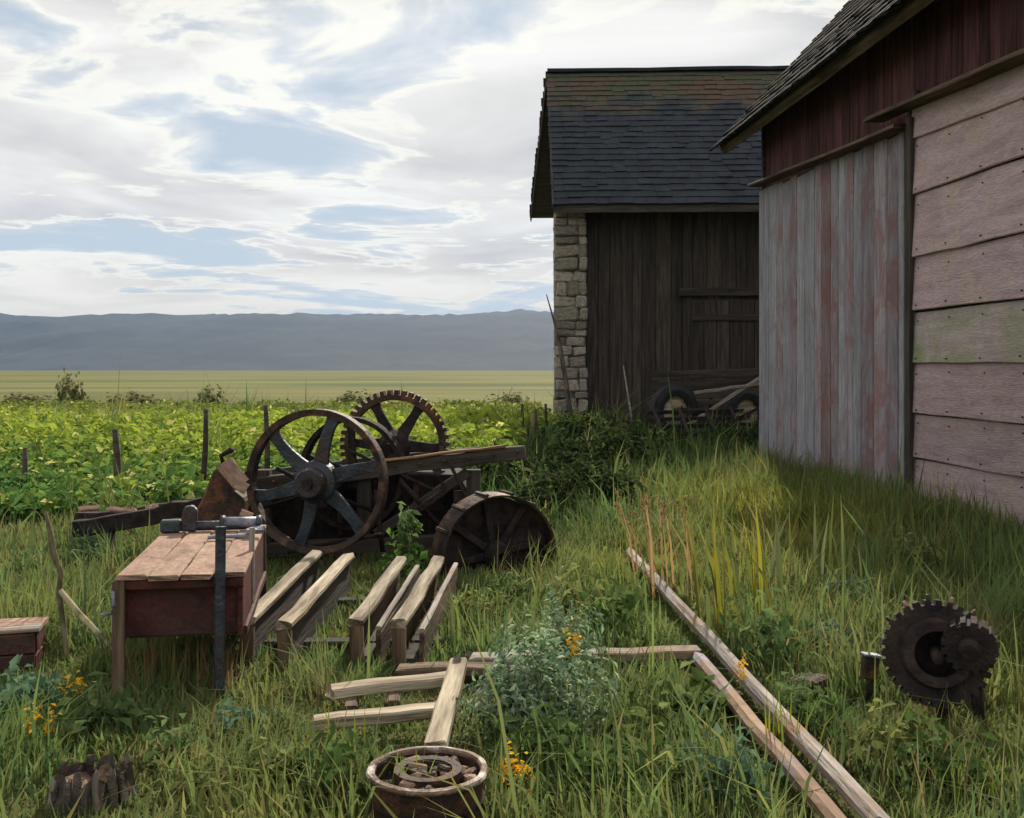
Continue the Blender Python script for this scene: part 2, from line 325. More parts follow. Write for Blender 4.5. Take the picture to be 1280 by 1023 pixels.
# ------------------------------------------------------------------ ground, hills, haze
def sinh_axis(a, b, n, k):
    t = np.linspace(np.arcsinh(a / k), np.arcsinh(b / k), n); return np.sinh(t) * k
def build_ground():
    xs = sinh_axis(-7500, 7500, 171, 4.0); ys = sinh_axis(-300, 9000, 190, 4.0)
    X, Y = np.meshgrid(xs, ys); Z = gz(X, Y); V = np.stack([X, Y, Z], 2).reshape(-1, 3); nx = len(xs)
    fs = [(j * nx + i, j * nx + i + 1, (j + 1) * nx + i + 1, (j + 1) * nx + i) for j in range(len(ys) - 1) for i in range(nx - 1)]
    me = mesh('ground', V, fs, True)
    m = bpy.data.materials.new('ground'); m.use_nodes = True; nt = m.node_tree; L = nt.links.new; bs = nt.nodes['Principled BSDF']; bs.inputs['Roughness'].default_value = 0.95; bs.inputs['Specular IOR Level'].default_value = 0.1
    tc = nt.nodes.new('ShaderNodeTexCoord')
    def noise(sc, d, sx=1, sy=1):
        mp = nt.nodes.new('ShaderNodeMapping'); mp.inputs['Scale'].default_value = (sx, sy, 1); L(tc.outputs['Object'], mp.inputs[0])
        n = nt.nodes.new('ShaderNodeTexNoise'); n.inputs['Scale'].default_value = sc; n.inputs['Detail'].default_value = d; n.inputs['Distortion'].default_value = 0.6; L(mp.outputs[0], n.inputs[0]); return n.outputs[0]
    def ramp(v, *st):
        n = nt.nodes.new('ShaderNodeValToRGB'); e = n.color_ramp.elements
        while len(e) < len(st): e.new(0.5)
        for x, (p, c) in zip(e, st): x.position = p; x.color = (*c, 1)
        L(v, n.inputs[0]); return n.outputs[0]
    def mix(f, a, b):
        n = nt.nodes.new('ShaderNodeMix'); n.data_type = 'RGBA'; L(f, n.inputs[0]); L(a, n.inputs[6]); L(b, n.inputs[7]); return n.outputs[2]
    near = ramp(noise(1.3, 8), (0.36, (0.045, 0.050, 0.018)), (0.55, (0.095, 0.10, 0.032)), (0.68, (0.12, 0.09, 0.045)))
    plain = ramp(noise(0.05, 8, 0.35, 1.0), (0.34, (0.060, 0.078, 0.020)), (0.5, (0.110, 0.114, 0.032)), (0.66, (0.170, 0.150, 0.058)))
    sp = nt.nodes.new('ShaderNodeSeparateXYZ'); L(tc.outputs['Object'], sp.inputs[0])
    mr = nt.nodes.new('ShaderNodeMapRange'); mr.inputs['From Min'].default_value = 38; mr.inputs['From Max'].default_value = 48; L(sp.outputs[1], mr.inputs[0])
    L(mix(mr.outputs[0], near, plain), bs.inputs['Base Color'])
    b = nt.nodes.new('ShaderNodeBump'); b.inputs['Strength'].default_value = 0.6; b.inputs['Distance'].default_value = 0.05; L(noise(9, 6), b.inputs['Height']); L(b.outputs[0], bs.inputs['Normal'])
    o = obj('ground', me, m); o['kind'] = 'structure'
build_ground()
def build_hills():
    xs = np.linspace(-3600, 3600, 420); ys = np.array([1500, 1750, 2050, 2400, 2700, 2950, 3150, 3500, 4200])
    prof = np.array([-4, 22, 62, 108, 142, 158, 163, 158, 120])
    X, Y = np.meshgrid(xs, ys); g = np.random.default_rng(4)
    top = 1 + 0.02 * np.sin(X / 410 + 1) + 0.014 * np.sin(X / 170) + 0.012 * np.sin(X / 77 + 2) + 0.008 * np.sign(np.sin(X / 260 + .4)) * np.abs(np.sin(X / 260 + .4)) ** .3 + 0.00001 * (X + 600)
    Z = prof[:, None] * top + np.where((Y > 1600), 5 * np.sin(X / 60 + Y / 90) + 4 * g.normal(0, 0.5, X.shape), 0)
    V = np.stack([X, Y, Z], 2).reshape(-1, 3); nx = len(xs)
    fs = [(j * nx + i, j * nx + i + 1, (j + 1) * nx + i + 1, (j + 1) * nx + i) for j in range(len(ys) - 1) for i in range(nx - 1)]
    m = mk('hill_woods', (0.010, 0.018, 0.022), (0.030, 0.040, 0.042), (0.004, 0.004, 0.01), 0.95, 0, 0.0, 0)
    o = obj('hills', mesh('hills', V, fs, True), m); o['kind'] = 'structure'
build_hills()
def build_haze():
    me = m_box(15200, 9400, 262, 0); m = bpy.data.materials.new('haze_air'); m.use_nodes = True; nt = m.node_tree; nt.nodes.clear()
    v = nt.nodes.new('ShaderNodeVolumePrincipled'); v.inputs['Color'].default_value = (0.30, 0.54, 1.0, 1); v.inputs['Density'].default_value = 0.00008; v.inputs['Anisotropy'].default_value = 0.0
    o = nt.nodes.new('ShaderNodeOutputMaterial'); nt.links.new(v.outputs[0], o.inputs['Volume'])
    h = obj('haze', me, m, loc=(0, 4370, 129.5)); h['kind'] = 'stuff'; h['label'] = 'thin bluish haze lying over the plain and hills'; h['category'] = 'haze'
build_haze()

# ------------------------------------------------------------------ stone barn at the back
def stone_barn():
    t = thing('stone_barn', 'tall dark barn with stone corner and steep slate roof behind the cart', 'barn', (1.1, 26.0, 0), R(-2.4))
    LEN, DEP, RY = 9.5, 8.0, 4.55
    EAVE, RIDGE, BEAVE = 5.80, 10.35, 6.80
    r = random.Random(11)
    # gable wall with its rubble stones; its front end is the stone pier
    g = obj('gable_wall', m_prism_x([(0.04, 0), (DEP, 0), (DEP, 7.15), (RY, RIDGE - 0.25), (0.04, 6.15)], 0.04, 0.74), mortar, t)
    z = 0.0; row = 0
    while z < 5.95:                                   # pier front, facing the photographer
        h = r.uniform(0.18, 0.36); h = min(h, 6.0 - z); x = 0.0
        while x < 0.74:
            w = r.uniform(0.24, 0.62); w = min(w, 0.78 - x)
            if 0.78 - x - w < 0.14: w = 0.78 - x
            o = obj('stone', STONES[r.randrange(9)], stone, g, (x + w / 2 + r.uniform(-.05, .02), 0.07 + r.uniform(-0.07, 0.04), z + h / 2), (r.uniform(-.1, .1), r.uniform(-.11, .11), r.uniform(-.1, .1)), (w * r.uniform(.92, 1.06), 0.24, h * r.uniform(.88, 1.04)))
            x += w
        z += h; row += 1
    z = 0.0
    while z < 6.9:                                    # gable side
        h = r.uniform(0.34, 0.52); y = 0.2
        y = 0.2 if z < 5.5 else 0.25 + (z + .5 - 5.6) * 1.25; ymax = DEP
        while y < ymax:
            w = r.uniform(0.5, 1.05)
            obj('stone', STONES[r.randrange(9)], stone, g, (0.06 + r.uniform(-0.02, 0.02), y + w / 2, z + h / 2), (r.uniform(-.04, .04), r.uniform(-.04, .04), r.uniform(-.04, .04)), (0.2, w, h))
            y += w
        z += h
    # front wall: wide old vertical boards, set back behind the pier
    fw = obj('front_wall', m_box(LEN - 0.74, 0.12, 6.0, 0), wood_dark, t, (0.74 + (LEN - 0.74) / 2, 0.52, 3.0))
    x = 0.76; k = 0
    while x < LEN - 0.05:
        w = r.uniform(0.24, 0.40); T = r.uniform(0.03, 0.055)
        p = beam('board', (x + w / 2, 0.44 + r.uniform(-.01, .006), 0.02), (x + w / 2 + r.uniform(-.015, .015), 0.44, 5.95 + r.uniform(-.06, 0)), w - 0.016, T, wood_dark, None, up=(0, 1, 0)); p.parent = fw
        p.location = p.location - fw.location; x += w
    # board door hung on the front wall
    d = obj('door', m_box(1.9, 0.05, 3.3, 0.01), wood_dark, t, (4.35, 0.37, 1.75))
    for i in range(6):
        beam('board', (-0.79 + i * 0.316, -0.045, -1.62), (-0.79 + i * 0.316, -0.045, 1.62), 0.30, 0.035, wood_dark, d, up=(0, 1, 0))
    for zz in (-1.2, 1.2): beam('ledger', (-0.93, -0.085, zz), (0.93, -0.085, zz), 0.16, 0.04, wood_dark, d, up=(0, 1, 0))
    obj('lintel', m_plank(2.5, 0.25, 0.2, 3, 0.006, 3), wood_dark, t, (4.35, 0.40, 3.6))
    # roof: front slope, back slope (ragged verge flaring outwards)
    def slab(name, q, th, mat, par=t):
        q = [Vector(p) for p in q]; n = (q[1] - q[0]).cross(q[3] - q[0]).normalized(); V = [p for p in q] + [p - n * th for p in q]
        return obj(name, mesh(name, V, [(0, 1, 2, 3), (7, 6, 5, 4), (0, 4, 5, 1), (1, 5, 6, 2), (2, 6, 7, 3), (3, 7, 4, 0)]), mat, par), n
    f, n = slab('front_roof', [(-0.06, -0.6, EAVE - .1), (LEN + .3, -0.6, EAVE - .1), (LEN + .3, RY, RIDGE), (-0.22, RY, RIDGE)], 0.14, wood_dark)
    b, nb = slab('back_roof', [(LEN + .3, 8.75, BEAVE), (-0.82, 8.75, BEAVE), (-0.24, RY + .01, RIDGE), (LEN + .3, RY + .01, RIDGE)], 0.14, wood_dark)
    # slates: hundreds of small pieces in overlapping courses, one joined part per slope
    for (par, A, B, nn, lx) in ((f, Vector((0, -0.64, EAVE - .13)), Vector((0, RY, RIDGE)), n, (-0.08, -0.25)), (b, Vector((0, 8.8, BEAVE - .03)), Vector((0, RY, RIDGE)), nb, (-0.86, -0.28))):
        V = []; F = []; rows = 24; s = (B - A); sl = s.length / rows; sd = s.normalized()
        for i in range(rows):
            x = lx[0] + (lx[1] - lx[0]) * i / rows - r.uniform(0, 0.05)
            while x < LEN + .3:
                w = r.uniform(0.26, 0.44); o0 = len(V); dz = r.uniform(-.012, .012); lo = A + sd * (sl * i - r.uniform(0, .035) - (r.uniform(.03, .12) if r.random() < .06 else 0)) + nn * (0.042 + dz); hi = A + sd * (sl * (i + 1) + 0.06) + nn * 0.012
                for (px_, p, k) in ((x, lo, 0), (x + w - .012, lo, 0), (x + w - .012, hi, 0), (x, hi, 0), (x, lo, 1), (x + w - .012, lo, 1)):
                    q = p + Vector((px_, 0, 0)) - (nn * 0.035 if k else Vector()); V.append(q)
                F += [(o0, o0 + 1, o0 + 2, o0 + 3), (o0 + 4, o0 + 5, o0 + 1, o0)]; x += w
        sh = obj('slates', mesh('slates', V, F), slate_m, par); sh['kind'] = 'stuff'
    cap = obj('ridge_cap', m_plank(LEN + .55, 0.30, 0.10, 14, 0.012, 5), slate_m, t, (LEN / 2 + .02, RY, RIDGE + .05))
    for (nm, a, c) in (('front_verge_board', (-0.075, -0.66, EAVE - .22), (-0.235, RY, RIDGE - .12)), ('back_verge_board', (-0.84, 8.8, BEAVE - .12), (-0.26, RY, RIDGE - .12))):
        beam(nm, a, c, 0.04, 0.22, wood_dark, t, seg=6)
    beam('eave_board', (-0.05, -0.6, EAVE - .24), (LEN + .3, -0.6, EAVE - .24), 0.04, 0.18, wood_dark, t, seg=8)
def m_prism_x(poly, x0, x1):
    me = m_prism([(y, z) for y, z in poly], x0, x1)
    for v in me.vertices: x, y, z = v.co; v.co = (y, x, z)
    bm = bmesh.new(); bm.from_mesh(me); bmesh.ops.recalc_face_normals(bm, faces=bm.faces); bm.to_mesh(me); bm.free(); return me
def make_slate():
    m = mk('slate_moss', (0.012, 0.016, 0.023), (0.025, 0.031, 0.042), (1.6, 1.6, 1.6), 0.75, 0, 0.5, 0.0, spec=0.25)
    nt = m.node_tree; L = nt.links.new; bs = [n for n in nt.nodes if n.type == 'BSDF_PRINCIPLED'][0]; src = bs.inputs['Base Color'].links[0].from_socket
    tc = nt.nodes.new('ShaderNodeTexCoord'); sp = nt.nodes.new('ShaderNodeSeparateXYZ'); L(tc.outputs['Object'], sp.inputs[0])
    n = nt.nodes.new('ShaderNodeTexNoise'); n.inputs['Scale'].default_value = 1.1; n.inputs['Detail'].default_value = 10; n.inputs['Roughness'].default_value = 0.7; L(tc.outputs['Object'], n.inputs[0])
    mr = nt.nodes.new('ShaderNodeMapRange'); mr.inputs['From Min'].default_value = 7.6; mr.inputs['From Max'].default_value = 11.0; L(sp.outputs[2], mr.inputs[0])
    a = nt.nodes.new('ShaderNodeMath'); a.operation = 'ADD'; L(mr.outputs[0], a.inputs[0]); L(n.outputs[0], a.inputs[1])
    rp = nt.nodes.new('ShaderNodeValToRGB'); rp.color_ramp.elements[0].position = 0.82; rp.color_ramp.elements[1].position = 1.2; L(a.outputs[0], rp.inputs[0])
    n2 = nt.nodes.new('ShaderNodeTexNoise'); n2.inputs['Scale'].default_value = 0.9; L(tc.outputs['Object'], n2.inputs[0])
    mc = nt.nodes.new('ShaderNodeValToRGB'); e = mc.color_ramp.elements; e[0].position = 0.42; e[1].position = 0.58; e[0].color = (0.050, 0.055, 0.030, 1); e[1].color = (0.080, 0.050, 0.034, 1); L(n2.outputs[0], mc.inputs[0])
    x = nt.nodes.new('ShaderNodeMix'); x.data_type = 'RGBA'; L(rp.outputs[0], x.inputs[0]); L(src, x.inputs[6]); L(mc.outputs[0], x.inputs[7]); L(x.outputs[2], bs.inputs['Base Color'])
    return m
slate_m = make_slate()
stone_barn()

# ------------------------------------------------------------------ wooden barn on the right
def wooden_barn():
    P0 = Vector((4.29, 18.0, 0)); u = Vector((0.42, -5.5, 0)).normalized()      # along the wall towards the photographer
    rz = math.atan2(u.y, u.x)
    t = thing('wooden_barn', 'weathered wooden barn with vertical boards, wide pinkish siding and dark shingle eaves', 'barn', P0, rz)
    # local frame: x along the wall towards us, y = outwards into the barn is +Y? keep: outward (yard) side is -Y
    L_ = 11.0; r = random.Random(21); E = EYE
    S1 = 5.55                                         # where the vertical boards end
    w1 = obj('board_wall', m_box(S1, 0.08, 4.6, 0), wood_dark, t, (S1 / 2, 0.06, 2.3))
    mats = [brd_mauve, brd_grey, brd_mauve, brd_grey, brd_red, brd_mauve, brd_grey, brd_mauve]
    x = 0.0; i = 0
    while x < S1 - 0.08:
        w = r.uniform(0.2, 0.42); w = min(w, S1 - x)
        if S1 - x - w < 0.1: w = S1 - x
        f = x / S1; m = brd_red if 0.47 < f < 0.62 and r.random() < 0.75 else r.choice(mats)
        top = E + 3.08 - 0.2 * f + r.uniform(-.05, .02)
        o = beam('board', (x + w / 2 - S1 / 2, -0.068 + r.uniform(-.008, .008), -2.25 + r.uniform(-.04, .08)), (x + w / 2 - S1 / 2 + r.uniform(-.01, .01), -0.062, top - 2.3), w - r.uniform(.008, .02), 0.03, m, w1, up=(0, 1, 0), seg=4, jit=0.003); x += w
    # dark gap and corner post, then wide horizontal siding
    beam('corner_post', (S1 + 0.13, 0.07, 0), (S1 + 0.13, 0.07, E + 3.3), 0.16, 0.12, wood_dark, t, up=(0, 1, 0))
    S2 = S1 + 0.27; w2 = obj('siding_wall', m_box(L_ - S2, 0.06, 4.7, 0), wood_dark, t, ((L_ + S2) / 2, 0.07, 2.35))
    hs = [0.03, 0.62, 1.13, 1.72, 2.32, 2.95, 3.68, 4.34, 4.70]
    ln = L_ - S2
    for k in range(len(hs) - 1):                       # clapboards: each lower edge stands out over the one below
        a, b = hs[k], hs[k + 1]; m = brd_moss if k == 3 else brd_pink; sk = r.uniform(-.02, .02) if k < 7 else .06; zc = (a + b) / 2 - 2.35 - (.05 if k == 7 else 0)
        beam('siding_plank', (-ln / 2 + r.uniform(-.05, .02), -0.085, zc + sk), (ln / 2, -0.085, zc - sk * (.6 if k < 7 else 3.5)), b - a - .004, 0.045, m, w2, up=(0, 1, -.075), seg=9, jit=0.005)
    nail = m_tube([(0, 0, 0), (0, -.012, 0)], .009, 6, 'nail'); nail.materials.append(rust_dark)
    for k in range(len(hs) - 2):
        for j in range(6):
            for zz in (.1, .82):
                obj('nail', nail, rust_dark, w2, (-ln / 2 + .14 + j * .72 + r.uniform(-.03, .03), -0.106 - .045 * (1 - zz) * (hs[k + 1] - hs[k]) , hs[k] + (hs[k + 1] - hs[k]) * zz - 2.35 + r.uniform(-.02, .02)))
    beam('corner_trim', (S2 - .02, -0.07, 0), (S2 - .02, -0.07, E + 2.95), 0.13, 0.05, wood_dark, t, up=(0, 1, 0), seg=6, jit=.006)
    # upper wall of dark red boards, above the ledges
    uw = obj('upper_wall', m_box(L_, 0.06, 1.7, 0), wood_dark, t, (L_ / 2, 0.14, E + 3.55))
    x = 0.0
    while x < L_:
        w = r.uniform(0.2, 0.36); m = brd_dred
        beam('board', (x + w / 2 - L_ / 2, -0.05 + r.uniform(-.006, .006), -0.84), (x + w / 2 - L_ / 2, -0.05, 0.84), w - .012, 0.028, m, uw, up=(0, 1, 0)); x += w
    beam('ledge', (0.05, -0.13, E + 3.16), (5.75, -0.13, E + 2.86), 0.24, 0.045, wood_brown, t, seg=6, jit=0.008, endj=0.05)
    beam('ledge', (5.0, -0.15, E + 3.12), (L_, -0.15, E + 2.76), 0.26, 0.05, wood_brown, t, seg=6, jit=0.008, endj=0.05)
    # roof: 47 degree slope, eave 0.5 m out
    sl = R(47.5); up_ = Vector((0, math.cos(sl), math.sin(sl))); n = Vector((0, -math.sin(sl), math.cos(sl)))
    e0 = Vector((-0.55, -0.5, E + 3.94)); run = 7.2
    def q(x, s, h=0): return Vector((x, e0.y, e0.z)) + up_ * s + n * h
    def rp(name, s0, s1, h0, h1, mat): 
        V = [q(-0.55, s0, h0), q(L_, s0, h0), q(L_, s1, h0), q(-0.55, s1, h0), q(-0.55, s0, h1), q(L_, s0, h1), q(L_, s1, h1), q(-0.55, s1, h1)]
        return obj(name, mesh(name, V, [(3, 2, 1, 0), (4, 5, 6, 7), (0, 1, 5, 4), (1, 2, 6, 5), (2, 3, 7, 6), (3, 0, 4, 7)]), mat, t)
    rf = rp('roof', 0.06, run, 0.03, 0.07, wood_dark)
    back = [(x, y) for x, y in ()]
    # other slope closes the barn
    V = [q(-0.55, run, 0.03), q(L_, run, 0.03), q(L_, run, 0.03) + Vector((0, 4.9, -5.35)), q(-0.55, run, 0.03) + Vector((0, 4.9, -5.35))]; V += [v + Vector((0, 0, -0.1)) for v in V]
    obj('rear_roof', mesh('rear_roof', V, [(0, 1, 2, 3), (7, 6, 5, 4), (0, 4, 5, 1), (1, 5, 6, 2), (2, 6, 7, 3), (3, 7, 4, 0)]), shake, t)
    for i in range(5):                                 # sheathing boards under the shingles at the eave
        beam('sheathing_board', q(-0.5, 0.09 + i * 0.2, 0.014), q(L_, 0.09 + i * 0.2, 0.014), 0.17, 0.024, wood_brown, t, up=n, seg=8, jit=0.005)
    x = -0.35
    while x < L_:                                      # rafter tails
        beam('rafter', q(x, 0.03 + r.uniform(-.03, .03), -0.075), q(x, 1.3, -0.075), 0.075, 0.14, wood_dark, t, up=n, seg=2); x += r.uniform(.58, .66)
    shk = [m_plank(0.5, 1.0, 0.03, 1, 0.0, s, 0.006, 'shingle', 0.03) for s in range(4)]
    for m_ in shk: m_.materials.append(shake)
    cnt = 0
    for row in range(6):
        x = -0.6 + r.uniform(-.1, 0)
        while x < L_ and cnt < 295:
            w = r.uniform(0.16, 0.30); 
            o = obj('shingle', r.choice(shk), shake, rf)
            a = q(x + w / 2, 0.0 + row * 0.3 - 0.12 + r.uniform(-.035, .03), 0.125 + r.uniform(-.008, .008)); b = a + up_ * 0.5 - n * 0.04
            along(o, a, b, n); o.scale = (1, w - .01, 1.3); x += w; cnt += 1
    V = []; F = []                                    # the remaining courses further up
    for row in range(6, 24):
        x = -0.6 + r.uniform(-.1, 0)
        while x < L_:
            w = r.uniform(0.18, 0.34); o0 = len(V); s = row * 0.3 - .12 + r.uniform(-.03, .03)
            V += [q(x, s, .12), q(x + w - .01, s, .12), q(x + w - .01, s + .45, .085), q(x, s + .45, .085), q(x, s, .085), q(x + w - .01, s, .085)]
            F += [(o0, o0 + 1, o0 + 2, o0 + 3), (o0 + 4, o0 + 5, o0 + 1, o0)]; x += w
    k = obj('upper_shingles', mesh('upper_shingles', V, F), shake, rf); k['kind'] = 'stuff'
    beam('eave_board', q(-0.55, -0.03, -0.05), q(L_, -0.03, -0.05), 0.035, 0.13, wood_brown, t, up=n, seg=10, jit=.006)
    beam('verge_board', q(-0.58, 0, 0.0), q(-0.58, run, 0.0), 0.04, 0.18, wood_brown, t, up=n, seg=6)
    # far end wall
    e = [(0.02, 0), (9.6, 0), (9.6, E + 4.2), (4.35, E + 9.0), (0.02, E + 4.3)]
    obj('end_wall', m_prism_x([(y, z) for y, z in e], 0.02, 0.1), wood_dark, t)
wooden_barn()

# ------------------------------------------------------------------ the old threshing machine
def ring_spokes(parent, n, r0, r1, w0, w1, th, mat, a0=0.0, curve=0.0):
    for i in range(n):
        a = a0 + 2 * math.pi * i / n; rr = []
        for k in range(5):
            f = k / 4; rad = r0 + (r1 - r0) * f; ww = (w0 + (w1 - w0) * math.sin(f * math.pi * 0.5)) if w1 < w0 else w0 + (w1 - w0) * f
            if k == 4: ww *= 1.35
            off = curve * math.sin(f * math.pi); rr.append((rad, off, ww))
        poly = [(rad, off - ww / 2) for rad, off, ww in rr] + [(rad, off + ww / 2) for rad, off, ww in reversed(rr)]
        obj('spoke', m_prism(poly, -th / 2, th / 2, 'spoke', 0.006), mat, parent, (0, 0, 0), (0, -a, 0))
def machine():
    O = at(430, 9.2); t = thing('threshing_machine', 'rusty old farm machine with spoked flywheel and big toothed gear in the grass', 'farm machine', (O.x, O.y, 0), 0)
    def l(px, py, D): p = at(px, D, hgt(py, D)); return p - Vector((O.x, O.y, 0))
    # flywheel
    c = l(396, 602, 8.6); fw = obj('flywheel', m_lathe([(0.545, -0.05), (0.593, -0.06), (0.6, -0.055), (0.6, 0.055), (0.593, 0.06), (0.545, 0.05)], 56, name='flywheel', jit=0.003), rust_rim, t, c, (0, 0, R(-10)))
    ring_spokes(fw, 6, 0.12, 0.555, 0.135, 0.085, 0.045, iron_blue, R(74), 0.02)
    obj('hub', m_lathe([(0.045, -0.2), (0.11, -0.2), (0.125, -0.17), (0.125, -0.09), (0.175, -0.06), (0.175, 0.06), (0.12, 0.1), (0.045, 0.1)], 24, name='hub'), iron_blue, fw)
    obj('shaft', m_lathe([(0.001, -0.24), (0.042, -0.24), (0.042, 1.7), (0.001, 1.7)], 14, name='shaft', closed=False), rust_dark, fw)
    # toothed gear behind it
    c = l(494, 557, 9.75); gw = obj('gear_wheel', m_gear(0.425, 0.475, 0.52, 0.1, 46, 'gear_wheel'), rust, t, c, (0, R(3), R(-6)))
    ring_spokes(gw, 6, 0.09, 0.435, 0.13, 0.075, 0.05, rust_dark, R(0), 0.0)
    obj('hub', m_lathe([(0.04, -0.14), (0.1, -0.14), (0.15, -0.05), (0.15, 0.05), (0.1, 0.12), (0.04, 0.12)], 20, name='hub'), rust_dark, gw)
    obj('shaft', m_lathe([(0.001, -0.3), (0.04, -0.3), (0.04, 0.5), (0.001, 0.5)], 12, name='shaft', closed=False), rust_dark, gw)
    # second, smaller wheel half seen between them
    c = l(441, 592, 9.3); sw = obj('pulley_wheel', m_lathe([(0.465, -0.05), (0.505, -0.055), (0.51, 0.0), (0.505, 0.055), (0.465, 0.05)], 48, name='pulley_wheel'), rust_dark, t, c, (0, 0, R(-16)))
    ring_spokes(sw, 5, 0.05, 0.475, 0.08, 0.06, 0.04, rust_dark, R(20)); obj('hub', m_lathe([(0.02, -0.08), (0.08, -0.08), (0.08, 0.08), (0.02, 0.08)], 16, name='hub'), rust_dark, sw)
    # frame beams
    beam('top_beam', l(305, 607, 9.15), l(655, 565, 9.15), 0.13, 0.12, wood_dark, t, seg=8, jit=0.012, endj=0.04)
    beam('highlight_strip', l(470, 578, 9.10), l(628, 558, 9.10), 0.09, 0.024, wood_orange, t, seg=6, jit=0.006, endj=0.05)  # thin orange strip painting the highlight along the beam's upper side
    beam('top_beam', l(300, 598, 10.3), l(600, 566, 10.3), 0.13, 0.13, wood_dark, t, seg=8, jit=0.01)
    for (px, D) in ((592, 9.2), (455, 9.2), (330, 9.2), (560, 10.3), (320, 10.3)):
        p = l(px, 590 if D < 10 else 585, D); beam('post', (p.x, p.y, -0.05), (p.x, p.y, p.z + 0.02), 0.12, 0.12, wood_dark, t, up=(0, 1, 0))
    for px in (330, 455, 575):
        a = l(px, 612, 9.2); b = l(px - 8, 608, 10.3); beam('cross_beam', (a.x, a.y, a.z - .06), (b.x, b.y, b.z - .06), 0.1, 0.1, wood_dark, t)
    beam('sill', l(300, 690, 9.2), l(600, 676, 9.2), 0.14, 0.14, wood_dark, t, seg=5, jit=0.01)
    beam('brace', l(470, 668, 9.15), l(585, 590, 9.15), 0.07, 0.09, wood_dark, t)
    # body: sheet-iron threshing cylinder housing
    a = l(318, 640, 9.7); b = l(592, 640, 9.7)
    poly = [(a.x, 0.12), (b.x - 0.1, 0.12), (b.x + .02, 0.45), (b.x - 0.12, 0.70), (a.x + 0.9, 0.74), (a.x + .35, 0.66), (a.x + .02, 0.5)]
    obj('housing', m_prism(poly, a.y - 0.35, a.y + 0.4, 'housing', 0.015), rust_dark, t)
    obj('cylinder', m_lathe([(0.001, -.62), (0.2, -.62), (0.22, -.6), (0.22, .6), (0.2, .62), (0.001, .62)], 24, name='cylinder', closed=False), rust_dark, t, l(380, 655, 9.6), (0, 0, R(90)))
    for px in (425, 470, 520, 570):
        p = l(px, 640, 9.34); obj('rivet_strap', m_box(0.05, 0.012, 0.5, 0.003), rust, t, (p.x, p.y, 0.4))
    # feed chute and casting at the left end, with a pale plate and a lever
    c = l(278, 625, 8.75)
    obj('casting', m_prism([(-0.16, -0.45), (0.2, -0.45), (0.22, 0.02), (0.12, 0.1), (0.1, 0.28), (-0.04, 0.27), (-0.12, 0.05), (-0.2, -0.1)], -0.14, 0.16, 'casting', 0.02), rust, t, c)
    obj('pale_plate', m_plank(0.24, 0.15, 0.02, 2, 0.004, 4), tan_top, t, l(291, 592, 8.55), (R(62), R(52), R(8)))
    obj('pale_plate', m_plank(0.10, 0.09, 0.02, 1, 0.004, 5), tan_top, t, l(302, 608, 8.5), (R(70), R(30), 0))
    lv = obj('lever', m_tube([l(279, 600, 8.7), l(280, 582, 8.7), l(276, 570, 8.66), l(290, 562, 8.6)], [0.022, 0.02, 0.018, 0.026], 8, 'lever'), rust_dark, t)
    obj('cap_plate', m_plank(0.10, 0.06, 0.02, 1, 0.004, 6), tan_top, t, l(308, 644, 8.3), (R(60), R(20), 0))
    # rods, bolts, bearings and loose linkage that make the tangle
    rr_ = random.Random(31)
    for (a, b, w) in ((l(345, 585, 9.0), l(470, 640, 9.0), .018), (l(310, 640, 8.9), l(420, 600, 9.05), .016), (l(500, 600, 9.05), l(560, 668, 9.0), .02), (l(430, 560, 9.3), l(540, 612, 9.0), .016), (l(470, 612, 8.95), l(478, 690, 8.9), .022), (l(300, 600, 8.85), l(330, 560, 9.3), .014), (l(560, 575, 9.0), l(600, 650, 8.95), .016), (l(360, 690, 8.8), l(480, 668, 8.75), .02)):
        obj('rod', m_tube([a, a.lerp(b, .5) + Vector((0, 0, rr_.uniform(-.03, .02))), b], w, 7, 'rod'), rust_dark, t)
    for (px, py, D) in ((396, 628, 9.05), (494, 585, 9.55), (447, 604, 9.2)):
        obj('bearing_block', m_prism([(-.1, -.05), (.1, -.05), (.09, .03), (.05, .08), (-.05, .08), (-.09, .03)], -.06, .06, 'bearing_block', .01), rust_dark, t, l(px, py, D))
    for i in range(12):
        f = i / 11; p_ = l(312 + 335 * f, 606 - 41 * f, 9.07); obj('bolt', m_tube([p_, p_ + Vector((0, -.03, 0))], .014, 6, 'bolt'), rust, t)
    obj('toggle_arm', m_prism([(0, -.03), (.3, -.02), (.36, .05), (.33, .09), (.27, .03), (0, .03)], -.02, .02, 'toggle_arm', .005), rust_dark, t, l(520, 640, 8.95), (0, R(-35), 0))
    # drawbar running out to the left
    beam('drawbar', l(92, 663, 9.1), l(300, 622, 9.1), 0.13, 0.14, rust_dark, t, seg=10, jit=0.02, endj=0.06)
    beam('drawbar', l(100, 650, 9.7), l(290, 626, 9.5), 0.10, 0.11, rust_dark, t, seg=8, jit=0.02, endj=0.06)
    for (px, py, w) in ((112, 636, .16), (152, 638, .22), (190, 634, .08)):
        obj('broken_board', m_plank(w, 0.06, 0.03, 2, 0.008, px, endj=0.03), tan_top, t, l(px, py, 9.3), (R(35), R(-12 + px % 17), R(px % 29)))
    for px in (135, 222):
        p = l(px, 650, 9.1); beam('drawbar_foot', (p.x, p.y, -0.04), (p.x, p.y, p.z - 0.02), 0.1, 0.1, wood_dark, t, up=(0, 1, 0))
machine()

